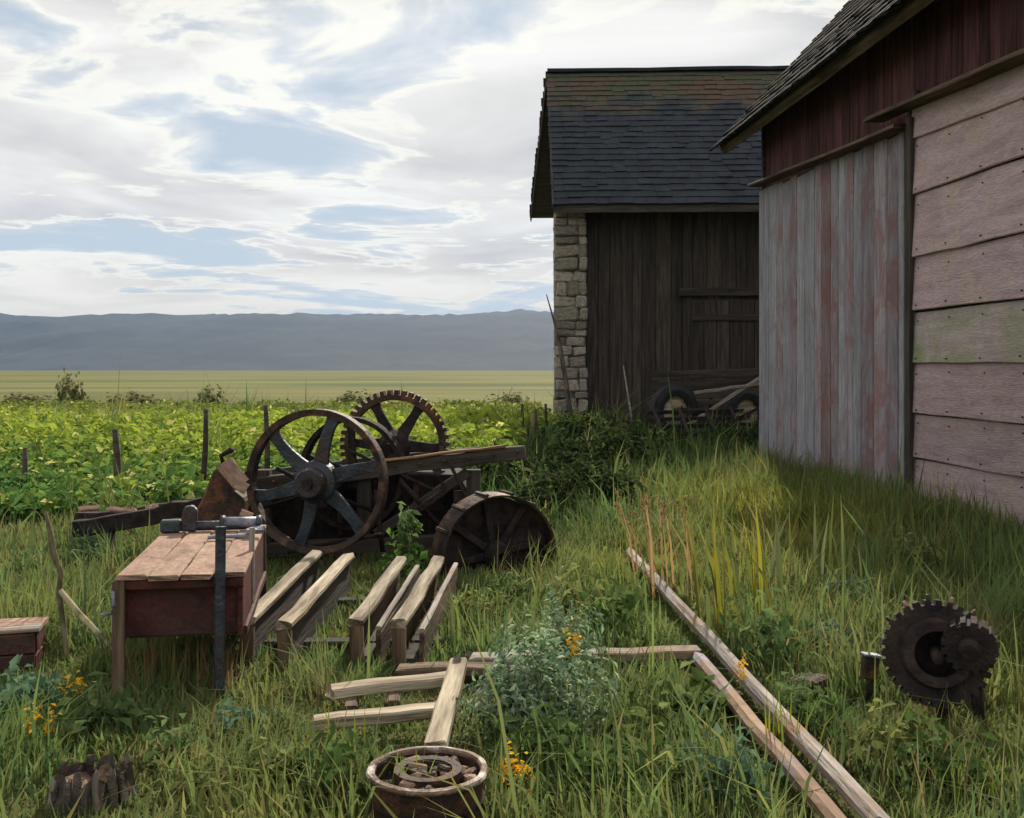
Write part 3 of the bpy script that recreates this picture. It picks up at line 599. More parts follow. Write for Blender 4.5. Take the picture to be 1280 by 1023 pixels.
# half-sunk wide steel wheel right of the machine
def steel_wheel():
    D = 8.35; p = at(618, D); t = thing('steel_wheel', 'wide iron wheel sunk half into the grass beside the farm machine', 'wheel', (p.x, p.y, 0.17), R(24))
    obj('rim', m_lathe([(0.468, -0.13), (0.485, -0.14), (0.49, 0.0), (0.485, 0.14), (0.468, 0.13), (0.472, 0.0)], 48, name='rim', jit=0.003), rust_rim, t)
    obj('dished_web', m_lathe([(0.455, 0.02), (0.2, 0.06), (0.09, 0.07), (0.09, 0.09), (0.2, 0.08), (0.455, 0.04)], 40, name='dished_web'), rust_dark, t)
    ring_spokes(t, 8, 0.08, 0.46, 0.06, 0.05, 0.03, rust_dark, R(10))
    obj('hub', m_lathe([(0.03, -0.16), (0.09, -0.16), (0.11, -0.05), (0.11, 0.1), (0.03, 0.1)], 18, name='hub'), rust_dark, t)
    for i in range(14):
        a = R(i * 360 / 14); obj('lug', m_box(0.03, 0.24, 0.02, 0.004), rust_rim, t, (0.498 * math.cos(a), 0, 0.498 * math.sin(a)), (0, -a + R(90), R(0)))
steel_wheel()

# ------------------------------------------------------------------ red hopper box on legs, with tools on it
def hopper():
    F = at(225, 5.1); t = thing('hopper_box', 'dark red box on legs with a worn tan plank top', 'hopper', (F.x, F.y, 0), R(9.5))
    W, DPT, Z = 0.62, 1.62, 0.635
    for i in range(4):
        w = W / 4; x = -W / 2 + (i + .5) * w
        obj('top_board', m_plank(DPT + random.uniform(-.05, .06), w - .006, 0.026, 5, 0.004, 60 + i, endj=0.02), tan_top, t, (x, DPT / 2, Z + random.uniform(-.004, .004)), (0, 0, R(90)))
    obj('front_rail', m_plank(W - 0.02, 0.05, 0.05, 3, 0.003, 71), paint_red, t, (0, 0.045, Z - 0.042))
    obj('front_panel', m_box(W - 0.08, 0.025, 0.24, 0.004), paint_red, t, (0, 0.10, Z - 0.19))
    for s in (-1, 1):
        obj('side_panel', m_box(0.028, DPT - 0.12, 0.30, 0.005), paint_red, t, (s * (W / 2 - .03), DPT / 2, Z - 0.17))
        beam('side_batten', (s * (W / 2 - .008), 0.1, Z - 0.30), (s * (W / 2 - .008), DPT - .1, Z - 0.30), 0.02, 0.05, paint_red, t)
    obj('rear_panel', m_box(W - 0.08, 0.025, 0.28, 0.004), paint_red, t, (0, DPT - .08, Z - 0.17))
    obj('floor_board', m_box(W - 0.1, DPT - .2, 0.02, 0.004), wood_dark, t, (0, DPT / 2, Z - 0.31))
    for (x, y, m) in ((-W / 2 + .02, 0.02, wood_brown), (W / 2 - .12, -0.005, iron_blue), (-W / 2 + .02, DPT - .06, wood_brown), (W / 2 - .03, DPT - .06, wood_dark)):
        beam('leg', (x, y, -0.03), (x, y, Z - 0.017 if m != iron_blue else Z + 0.24), 0.055 if m != iron_blue else 0.05, 0.05 if m != iron_blue else 0.03, m, t, up=(0, 1, 0))
    obj('hook', m_tube([(-W / 2 - 0.0, -0.015, Z - .06), (-W / 2 + 0.01, -0.04, Z - .12), (-W / 2 - 0.0, -0.045, Z - .16), (-W / 2 - 0.05, -0.04, Z - .165)], 0.009, 6, 'hook'), iron_pale, t)
    beam('stake', (W / 2 - .015, 0.62, 0.3), (W / 2 - .015, 0.62, Z + .14), 0.03, 0.03, wood_grey, t, up=(0, 1, 0))
    # tools lying on the top: separate things
    ux = Vector((math.cos(R(9.5)), math.sin(R(9.5)), 0)); uy = Vector((-ux.y, ux.x, 0)); base = Vector((F.x, F.y, 0))
    def w(x, y, z): p = base + ux * x + uy * y; return Vector((p.x, p.y, z))
    top = Z + 0.018
    v = thing('pipe_wrench', 'dark blue iron pipe tool with a clamp lying across the plank top', 'tool', w(-0.05, 1.36, top + .03), R(10))
    obj('pipe', m_tube([(-0.17, 0, 0), (0.26, 0, 0)], 0.03, 12, 'pipe', smooth=True), iron_blue, v)
    obj('jaw', m_prism([(-0.045, -.03), (0.045, -.03), (0.05, 0.1), (0.02, 0.13), (-0.03, 0.12), (-0.045, 0.05)], -0.035, 0.035, 'jaw', 0.008), iron_blue, v, (-0.09, 0, 0))
    obj('end_block', m_box(0.12, 0.08, 0.075, 0.01), iron_blue, v, (-0.2, 0, 0.005))
    g = thing('iron_spanner', 'grey iron spanner with open jaw beside the upright stake', 'tool', w(0.13, 1.02, top), R(16))
    obj('handle', m_plank(0.24, 0.035, 0.022, 3, 0.002, 9), iron_pale, g, (0, 0, 0.014))
    obj('jaw', m_prism([(0, -.03), (0.05, -.045), (0.1, -.04), (0.1, -.015), (0.06, -.012), (0.06, .012), (0.1, .015), (0.1, .04), (0.05, .045), (0, .03)], 0, 0.025, 'jaw', 0.003), iron_pale, g, (0.1, 0, 0.027), (R(90), 0, 0))
    k = thing('iron_coupling', 'blue-grey flanged iron fitting lying behind the spanner', 'tool', w(0.17, 1.36, top + .045), R(4))
    obj('sleeve', m_tube([(-0.11, 0, 0), (0.11, 0, 0)], 0.035, 12, 'sleeve'), iron_pale, k)
    for s in (-1, 1): obj('flange', m_tube([(s * .11 - .012, 0, 0), (s * .11 + .012, 0, 0)], 0.045, 14, 'flange'), iron_blue, k)
    o = obj('iron_nut', m_lathe([(0.015, 0), (0.04, 0), (0.04, .03), (0.015, .03)], 6, 'Z', 'iron_nut'), iron_pale, None, w(0.28, 1.3, top)); tag(o, 'small pale six-sided nut at the corner of the plank top', 'nut')
hopper()

# ------------------------------------------------------------------ four rails of a rack
def rack():
    O = Vector((-1.05, 6.7, 0)); t = thing('timber_rack', 'rack of four long timber rails with pale worn tops in the grass', 'rack', O, 0)
    rails = [(-1.47, 5.75, -1.46, 7.75, 0), (-1.24, 5.65, -1.21, 7.65, 0), (-0.86, 5.75, -0.80, 7.5, 1), (-0.62, 5.7, -0.53, 7.55, 1)]
    for (x0, y0, x1, y1, kind) in rails:
        a = Vector((x0, y0, 0)) - O; b = Vector((x1, y1, 0)) - O; up = Vector((0, 0, 1)); z = 0.255
        rail = beam('rail', a + up * z, b + up * (z + .02), 0.09, 0.05, wood_pale, t, seg=6, jit=0.007, endj=0.03, ch=.014)
        sid = (b - a).normalized(); per = Vector((sid.y, -sid.x, 0))
        if kind == 0:
            beam('side_board', a + up * .10 + sid * .03, b + up * .12, 0.04, 0.26, wood_dark, t, seg=4, jit=.004)
        else:
            # trough: two side boards, the outer one with oval hand holes
            for s in (-.022,): beam('side_board', a + per * s + up * .10 + sid * .03, b + per * s + up * .12, 0.03, 0.26, wood_brown, t, seg=4)
            beam('side_board', a + per * .12 + up * .08 + sid * .03, b + per * .12 + up * .1, 0.03, 0.24, wood_brown, t, seg=4)
            beam('trough_floor', a + per * .05 + up * .04 + sid * .05, b + per * .05 + up * .05, 0.11, 0.02, wood_dark, t, seg=2)
            beam('edge_strip', a + per * .12 + up * .215 + sid * .03, b + per * .12 + up * .235, 0.034, 0.022, wood_grey, t, seg=4, jit=.004)
        beam('end_post', a + up * -.03 + sid * .015, a + up * (z - .022) + sid * .015, 0.075, 0.06, wood_brown, t, up=(0, 1, 0))
    for y in (6.1, 7.2): beam('cross_tie', Vector((-1.6, y, 0.03)) - O, Vector((-0.4, y + .03, 0.03)) - O, 0.1, 0.07, wood_dark, t)
rack()

# ------------------------------------------------------------------ small things in the near grass
def lying_frame():
    O = gnd(520, 880); t = thing('broken_frame', 'broken wooden frame of four pale boards lying by the rusty drum', 'frame', O, 0)
    def w(px, py, h): 
        D = (EYE - h) * FPX / (py - HOR); return at(px, D, h) - O
    beam('board', w(412, 866, .10), w(562, 848, .10), 0.11, 0.05, wood_pale, t, seg=5, jit=.007, endj=.03)
    beam('board', w(392, 903, .09), w(552, 888, .09), 0.10, 0.05, wood_pale, t, seg=5, jit=.007, endj=.03)
    beam('long_rail', w(572, 832, .13), w(544, 938, .12), 0.09, 0.06, wood_pale, t, seg=5, jit=.006, endj=.03)
    beam('board', w(500, 838, .06), w(632, 836, .06), 0.12, 0.05, wood_brown, t, seg=4, jit=.007, endj=.03)
    for (px, py) in ((440, 878), (493, 872)): beam('spacer', w(px, py - 12, .06), w(px - 2, py + 12, .05), 0.06, 0.06, wood_brown, t)
    beam('upright', w(570, 838, -.02), w(571, 826, .17), 0.04, 0.04, wood_grey, t, up=(0, 1, 0))
lying_frame()
def lone(name, label, a, b, W, T, mat, cat='plank', **k):
    c = (Vector(a) + Vector(b)) / 2; t = beam(name, a, b, W, T, mat, None, **k); tag(t, label, cat); return t
def gh(px, py, h): D = (EYE - h) * FPX / (py - HOR); return at(px, D, h)
lone('lying_plank', 'grey-brown plank lying flat on the grass behind the pale sage bush', gh(588, 824, .07), gh(868, 816, .07), 0.13, 0.05, wood_grey, seg=7, jit=.008, endj=.03)
lone('long_pole', 'long grey weathered pole lying across the grass, upper of two', gh(786, 690, .10), gh(1110, 1040, .09), 0.078, 0.075, wood_grey, 'pole', seg=9, jit=.007, ch=.035, endj=.05)
lone('short_pole', 'shorter brown and lilac pole lying along the long grey pole', gh(872, 822, .07), gh(1062, 1046, .07), 0.075, 0.065, wood_lilac, 'pole', seg=6, jit=.005, ch=.03, endj=.05)

def drum():
    D = 3.82; p = at(535, D); t = thing('rusty_drum', 'round rusty drum with a pale chipped rim, filled with scrap', 'drum', (p.x, p.y, 0), R(15))
    obj('shell', m_lathe([(0.200, -0.03), (0.205, 0.08), (0.204, 0.169), (0.195, 0.169), (0.195, -0.03)], 40, 'Z', 'shell', jit=0.006), rust, t)
    obj('rim', m_lathe([(0.196, 0.17), (0.222, 0.172), (0.225, 0.18), (0.220, 0.188), (0.200, 0.19), (0.194, 0.182)], 40, 'Z', 'rim', jit=0.016), rim_worn, t)
    obj('inner_ring', m_lathe([(0.09, 0.13), (0.125, 0.13), (0.125, 0.185), (0.09, 0.185)], 28, 'Z', 'inner_ring', jit=0.01), rust, t)
    obj('bottom', m_lathe([(0.0, 0.12), (0.19, 0.12), (0.19, 0.10), (0.0, 0.10)], 28, 'Z', 'bottom'), rust_dark, t)
    r = random.Random(5); sc = [m_box(0.06, 0.045, 0.03, 0.008, 0.012, s, 'scrap') for s in range(4)]
    for i in range(22):
        a = r.uniform(0, 6.28); d = r.uniform(0.0, 0.165); obj('scrap', sc[i % 4], rust if i % 3 else tan_top, t, (d * math.cos(a), d * math.sin(a), 0.145 + r.uniform(0, .02)), (r.uniform(-.5, .5), r.uniform(-.5, .5), r.uniform(0, 6)))
    obj('band', m_lathe([(0.204, 0.06), (0.211, 0.065), (0.211, 0.085), (0.204, 0.09)], 40, 'Z', 'band'), rust_dark, t)
drum()
def stump():
    p = gnd(112, 1015); t = thing('tree_stump', 'small dark tree stump with grey splintered top at the grass edge', 'stump', p, 0); r = random.Random(8)
    vs_ = []; fs = []; n = 22; hs = [(-.05, .19), (0.03, .15), (.09, .13), (.14, .125)]
    for k, (z, rad) in enumerate(hs):
        for i in range(n):
            a = 2 * math.pi * i / n; q = rad * (1 + .13 * math.sin(3 * a + 1) + .1 * math.sin(7 * a) + r.uniform(-.05, .05)); vs_.append((q * math.cos(a), q * math.sin(a) * .8, z + (r.uniform(-.02, .05) if k == 3 else 0)))
    for k in range(3):
        for i in range(n): a = k * n + i; b = k * n + (i + 1) % n; fs.append((a, b, b + n, a + n))
    obj('trunk', mesh('trunk', vs_, fs), bark, t)
    vs2 = [(x * .86, y * .86, z - .03) for x, y, z in vs_[3 * n:]] + [(0, 0, .07)]; obj('cut_face', mesh('cut_face', vs2, [(i, (i + 1) % n, n) for i in range(n)]), wood_brown, t)
    for i in range(20):
        a = i * .314 + r.uniform(-.2, .2); x, y = .145 * math.cos(a), .118 * math.sin(a); z1 = .13 + r.uniform(-.03, .05)
        beam('bark_strip', (x * 1.2, y * 1.2, -.02), (x * .92, y * .92, z1), r.uniform(.018, .036), .02, wood_grey if i % 4 == 0 else bark, t, up=(math.cos(a), math.sin(a), .2), seg=3, endj=.02, jit=.006)
stump()
def crate():
    p = gnd(18, 838); t = thing('red_crate', 'small dark red wooden crate with a pale top, left of the bent stake', 'crate', (p.x, p.y, 0), R(14)); s = .15
    for i in range(3): obj('top_board', m_plank(.34, .098, .022, 2, .003, 80 + i), tan_top if i else wood_grey, t, (-.02, -.1 + i * .1, .245))
    for k in range(2):
        z = .06 + k * .115
        for y in (-.14, .14): obj('side_board', m_plank(.30, .022, .108, 2, .003, 84 + k), paint_red, t, (-.02, y, z))
        for x in (-.165, .125): obj('end_board', m_plank(.25, .022, .108, 2, .003, 86 + k), paint_red, t, (x, 0, z), (0, 0, R(90)))
crate()
def stake():
    p = gnd(86, 834); t = thing('bent_stake', 'thin bent wooden stake with a leaning side stick beside the red box', 'stake', p, 0)
    def w(px, py): return at(px, p.y, hgt(py, p.y)) - p
    obj('stem', m_tube([w(86, 842), w(80, 790), w(74, 740), w(76, 715), w(66, 690), w(63, 665), w(57, 640)], [.017, .017, .016, .015, .018, .016, .009], 8, 'stem'), twig, t)
    a = w(75, 738); b = w(152, 806); b.y -= .12; b.z = max(b.z, .1)
    obj('side_stick', m_tube([a, a.lerp(b, .35) + Vector((0, 0, -.012)), a.lerp(b, .7), b], [.016, .018, .015, .011], 8, 'side_stick'), twig, t)
stake()

# toothed wheels rusting in the right foreground
def gears():
    p = at(1172, 4.9); t = thing('gear_set', 'rusty black toothed wheels of an old axle standing in the right-hand weeds', 'gears', (p.x, p.y, 0), R(-16))
    def l(px, py, D): q = at(px, D, hgt(py, D)) - p; q.rotate(Euler((0, 0, R(16)))); return q
    c = l(1170, 816, 4.9)
    g = obj('gear_wheel', m_gear(.15, .222, .245, .10, 30, 'gear_wheel'), rust_dark, t, c, (R(-9), R(4), 0))
    obj('inner_ring', m_lathe([(.105, -.09), (.15, -.09), (.165, -.05), (.165, .05), (.105, .07)], 36, name='inner_ring'), rust_dark, g)
    obj('rear_plate', m_lathe([(.0, .08), (.19, .08), (.19, .1), (.0, .1)], 24, name='rear_plate', closed=False), rust_dark, g)
    c2 = l(1212, 806, 4.78); g2 = obj('small_gear', m_gear(.03, .105, .122, .1, 16, 'small_gear'), rust_dark, t, c2, (R(6), 0, R(-8)))
    obj('hub', m_lathe([(.0, -.1), (.035, -.1), (.05, -.06), (.05, .05), (.0, .05)], 16, name='hub', closed=False), rust_dark, g2)
    obj('axle', m_tube([c + Vector((0, -.1, 0)), c + Vector((0, .4, 0))], .03, 10, 'axle'), rust_dark, t)
    obj('link_bar', m_tube([c, c2 + Vector((0, .06, 0))], .028, 8, 'link_bar'), rust_dark, t)
    for px in (1180, 1224): 
        a = l(px, 850, 4.88); beam('stand', (a.x, a.y + .06, -.03), (a.x - .01, a.y + .06, a.z), .06, .05, rust_dark, t, up=(0, 1, 0))
    for i in range(6):
        a = R(30 + i * 24); o = obj('stud', m_tube([(.225 * math.cos(a), -.02, .225 * math.sin(a)), (.27 * math.cos(a), -.03, .27 * math.sin(a))], [.012, .008], 6, 'stud'), rust_rim if i % 2 else tan_top, g)
gears()
def block(px, py, w, label, rot=10):
    p = gnd(px, py); o = obj('iron_block', m_box(w, w * .8, w * 1.1, .01, .008, px), rust, None, (p.x, p.y, w * .5), (R(6), R(-9), R(rot))); tag(o, label, 'block'); return o
def bolt_block():
    p = gnd(1087, 872); t = thing('iron_bracket', 'small rusty iron bracket on a peg left of the toothed wheels', 'bracket', (p.x, p.y, 0), R(8))
    obj('plate', m_box(.08, .05, .11, .008, .004, 2), rust, t, (0, 0, .15), (0, R(8), 0)); obj('peg', m_tube([(0, 0, -.03), (.005, 0, .1)], .018, 8, 'peg'), rust_dark, t)
    obj('cap', m_box(.09, .06, .015, .004), iron_pale, t, (.008, 0, .212), (0, R(8), 0))
bolt_block()
rr = random.Random(12)
for (px, py, w, lb) in ((906, 884, .13, 'flat reddish scrap stone under the poles, larger one'), (880, 900, .09, 'small reddish scrap stone among broad weed leaves near the poles'), (1010, 868, .15, 'dark rusty scrap lump half hidden in weeds right of the poles')):
    p = gnd(px, py); o = obj('scrap_stone', STONES[px % 9], rust, None, (p.x, p.y, w * .25), (rr.uniform(-.3, .3), rr.uniform(-.3, .3), rr.uniform(0, 3)), (w * 1.4, w, w * .7)); tag(o, lb, 'stone')

# ------------------------------------------------------------------ old cart against the stone barn
def cart():
    D = 23.6; p = at(890, D); t = thing('old_cart', 'old two-wheeled cart with raised shafts in the shade of the stone barn', 'cart', (p.x, p.y, 0), 0)
    def l(px, py, d=D): return at(px, d, hgt(py, d)) - p
    for (px, py, m) in ((842, 515, wood_pale), (931, 519, wood_pale)):
        w = obj('wheel', m_lathe([(.36, -.11), (.5, -.14), (.62, -.09), (.62, .09), (.5, .14), (.36, .11)], 36, name='wheel'), rubber, t, l(px, py), (0, 0, R(28)))
        obj('disc', m_lathe([(.0, -.05), (.2, -.08), (.37, -.04), (.37, .02), (.0, .05)], 28, name='disc', closed=False), m, w)
        obj('hub', m_lathe([(.0, -.14), (.07, -.14), (.09, -.05), (.0, -.05)], 14, name='hub', closed=False), rust, w)
    obj('axle', m_tube([l(842, 512), l(931, 516)], .05, 8, 'axle'), rust_dark, t)
    beam('bed', l(812, 505, 24.3), l(952, 500, 24.3), 0.9, .1, wood_dark, t, seg=3)
    for k in range(3): beam('side_plank', l(815, 496 - k * 13, 23.9), l(948, 490 - k * 12, 23.9), .05, .19, wood_dark, t, seg=4, jit=.01)
    beam('tail_board', l(818, 545, 23.4), l(872, 540, 23.3), .3, .12, wood_dark, t); beam('tail_board', l(880, 560, 22.9), l(945, 548, 22.9), .3, .14, wood_dark, t)
    beam('shaft', l(852, 536, 23.2), l(960, 466, 22.6), .07, .08, wood_grey, t, seg=6, jit=.01)
    beam('shaft', l(868, 492, 23.0), l(962, 478, 22.6), .06, .07, wood_grey, t, seg=6, jit=.01)
    for i in range(3): 
        a = l(860 + i * 26, 520, 24.0); beam('stake', (a.x, a.y, .4), (a.x + .06, a.y, 1.15), .05, .05, wood_dark, t, up=(0, 1, 0))
cart()
def harrow():
    p = at(868, 21.6); t = thing('iron_harrow', 'black iron harrow frame of crossed bars lying in the shade before the cart', 'harrow', (p.x, p.y, 0), R(6))
    for k in range(4): beam('bar', (-1.05 + k * .06, -.5 + k * .36, .34 + .13 * k), (1.1 + k * .05, -.5 + k * .36, .38 + .13 * k), .07, .08, rust_dark, t)
    for k in range(4): beam('cross_bar', (-.85 + k * .56, -.6, .36), (-.7 + k * .56, .68, .82), .06, .06, rust_dark, t)
    for k in range(8): beam('tine', (-.95 + k * .28, -.5 + (k % 4) * .36, -.02), (-.95 + k * .28, -.5 + (k % 4) * .36, .50 + .13 * (k % 4)), .035, .035, rust_dark, t, up=(0, 1, 0), seg=2)
    beam('pull_bar', (.2, -.5, .37), (1.2, -.9, .95), .06, .06, rust_dark, t)
harrow()
def stick(name, label, pts, radii, m=twig):
    b = Vector(pts[0]); t = obj(name, m_tube([Vector(p) - b for p in pts], radii, 7, name), m, None, b); tag(t, label, 'stick')
stick('dead_branch', 'thin dead branch leaning on the stone corner of the tall barn', [at(716, 25.3, 0), at(708, 25.4, 1.3), at(699, 25.55, 2.3), at(694, 25.6, 2.75), at(683, 25.6, 3.5)], [.07, .06, .055, .03, .012], bark)
stick('leaning_stick', 'pale leaning stick left of the old cart', [at(793, 24.2, 0), at(788, 24.4, .7), at(779, 24.6, 1.75)], [.03, .028, .014], wood_grey)

# ------------------------------------------------------------------ fence along the crop
def fence():
    spots = [(28, 560, 606), (148, 537, 610), (253, 512, 592), (335, 507, 556), (610, 517, 545), (652, 505, 545), (668, 512, 541), (683, 505, 535)]
    lab = ['short dark fence post at the far left of the crop edge', 'knotted dark fence post left of the tall slim one', 'tall slim dark fence post between the knotted post and the flywheel', 'thin fence post seen through the flywheel spokes',
           'short fence post just right of the toothed gear', 'slim tilted fence post near the stone barn corner, tallest of its group', 'low fence post between two slim posts by the stone barn', 'fence post closest to the stone barn corner']
    for i, (px, y0, y1) in enumerate(spots):
        D = min(EYE * FPX / (y1 - HOR), 12.4 if i < 4 else 21.5); h = hgt(y0, D); p = at(px, D)
        r = random.Random(i); k = .035 if i != 1 else .045
        tx = r.uniform(-.05, .05)
        o = obj('fence_post', m_tube([(0, 0, -.1), (tx * .3, 0, h * .3), (tx * .6 + .01, 0, h * .6), (tx, 0, h)], [k, k * 1.05, k * .95, k * .8], 7, 'fence_post'), wood_dark, None, (p.x, p.y, 0)); tag(o, lab[i], 'post', 'posts of the field fence')
fence()

# ------------------------------------------------------------------ vegetation
KEEP = []    # (x0,y0,x1,y1,radius,max height)
def cap(a, b, r_, h): KEEP.append((a[0], a[1], b[0], b[1], r_, h))
cap(gh(786, 690, .1), gh(1110, 1040, .1), .13, .05); cap(gh(872, 822, .07), gh(1062, 1046, .07), .13, .05)
cap(at(535, 3.82), at(535, 3.82), .25, 0.0); cap(at(535, 3.5), at(535, 3.55), .26, .12)
for x0, y0, x1, y1 in ((-1.47, 5.6, -1.46, 7.75), (-1.24, 5.5, -1.21, 7.65), (-.86, 5.55, -.8, 7.5), (-.6, 5.55, -.53, 7.55)): cap((x0, y0), (x1, y1), .14, .14)
cap(gh(588, 824, .07), gh(868, 816, .07), .2, .06); cap(gh(400, 872, .1), gh(562, 852, .1), .2, .06); cap(gh(390, 908, .1), gh(552, 893, .1), .2, .06); cap(gh(572, 832, .13), gh(544, 940, .12), .18, .08); cap(gh(500, 842, .1), gh(632, 840, .1), .16, .06)
cap((-1.63, 5.1), (-1.9, 6.7), .42, .2); cap((-1.55, 4.5), (-1.7, 5.1), .4, .14)
cap((-2.2, 8.6), (-.5, 9.5), .75, .12); cap(at(618, 8.2), at(618, 8.3), .45, .15); cap((-1.7, 7.9), (-.4, 8.1), .5, .14); cap(at(112, 3.9), at(112, 3.7), .25, .08); cap(gnd(18, 850), gnd(18, 900), .35, .09)
cap(at(1172, 4.7), at(1200, 4.85), .34, .12); cap(at(1087, 5.0), at(1087, 5.1), .14, .08)
def limit(P, H):
    for (x0, y0, x1, y1, r_, h) in KEEP:
        dx, dy = x1 - x0, y1 - y0; L2 = dx * dx + dy * dy + 1e-9
        tt = np.clip(((P[:, 0] - x0) * dx + (P[:, 1] - y0) * dy) / L2, 0, 1); d = np.hypot(P[:, 0] - x0 - tt * dx, P[:, 1] - y0 - tt * dy)
        H = np.where(d < r_, np.minimum(H, h * (0.6 + 0.4 * rng.random(len(H)))), H)
    return H
def wall_x(y): return 4.29 + (18 - y) * 0.0764
def inside(P):                                   # not inside the barns
    x, y = P[:, 0], P[:, 1]
    return ~((x > wall_x(y) - .06) & (y < 18.1)) & ~((x > 1.1) & (y > 25.95)) & ~((x > 4.2) & (y < 18.2) & (y > 17.9))
def vnoise(x, y, s, seed):
    g = np.random.default_rng(seed); o = 0
    for k in range(5):
        a = g.uniform(0, 6.28); f = s * g.uniform(.6, 1.7); o = o + np.sin(x * f * math.cos(a) + y * f * math.sin(a) + g.uniform(0, 6.28))
    return o / 5
def scatter(n, y0, y1, marg=0.5, pw=1.0):
    D = y0 + (y1 - y0) * rng.random(n) ** pw; hw = 0.505 * D + marg; X = rng.uniform(-1, 1, n) * hw
    P = np.stack([X, D, np.zeros(n)], 1); P = P[inside(P)]; P[:, 2] = gz(P[:, 0], P[:, 1]) - .01; return P
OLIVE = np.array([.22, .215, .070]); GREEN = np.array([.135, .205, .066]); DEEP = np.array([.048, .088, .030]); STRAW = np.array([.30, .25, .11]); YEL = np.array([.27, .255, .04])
def grass_col(P):
    n = len(P); a = vnoise(P[:, 0], P[:, 1], 1.1, 1); b = vnoise(P[:, 0], P[:, 1], 2.7, 2)
    w1 = np.clip(.38 + 1.6 * a + .35 * rng.normal(0, 1, n), 0, 1)[:, None]; c = GREEN * (1 - w1) + OLIVE * w1
    w2 = np.clip(-.2 - 1.7 * b + .3 * rng.normal(0, 1, n), 0, 1)[:, None]; c = c * (1 - w2) + DEEP * w2
    # yellow seed-grass stands between the poles and the plank wall
    ye = np.maximum(np.exp(-(((P[:, 0] - 2.7) / .9) ** 2 + ((P[:, 1] - 11.5) / 3.0) ** 2)), .9 * np.exp(-(((P[:, 0] - .95) / .75) ** 2 + ((P[:, 1] - 8.3) / .9) ** 2)))
    br = np.clip(vnoise(P[:, 0], P[:, 1], 3.3, 21) * 1.6 - .55 + .25 * rng.normal(0, 1, n), 0, .8)[:, None]; c = c * (1 - br) + np.array([.17, .115, .06]) * br
    w3 = np.clip(ye * 1.1 + .2 * rng.normal(0, 1, n) - .1, 0, .9)[:, None]; c = c * (1 - w3) + YEL * w3
    # shade between the machine and the stone barn, put into the grass colour
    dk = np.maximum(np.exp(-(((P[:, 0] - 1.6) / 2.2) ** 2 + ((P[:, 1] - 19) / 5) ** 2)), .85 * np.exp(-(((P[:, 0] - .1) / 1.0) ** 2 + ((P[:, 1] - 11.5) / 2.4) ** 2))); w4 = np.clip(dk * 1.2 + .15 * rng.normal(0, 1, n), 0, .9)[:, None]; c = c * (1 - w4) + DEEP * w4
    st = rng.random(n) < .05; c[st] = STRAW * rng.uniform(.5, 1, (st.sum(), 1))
    return np.clip(c * rng.uniform(.75, 1.45, (n, 1)), .005, .6)
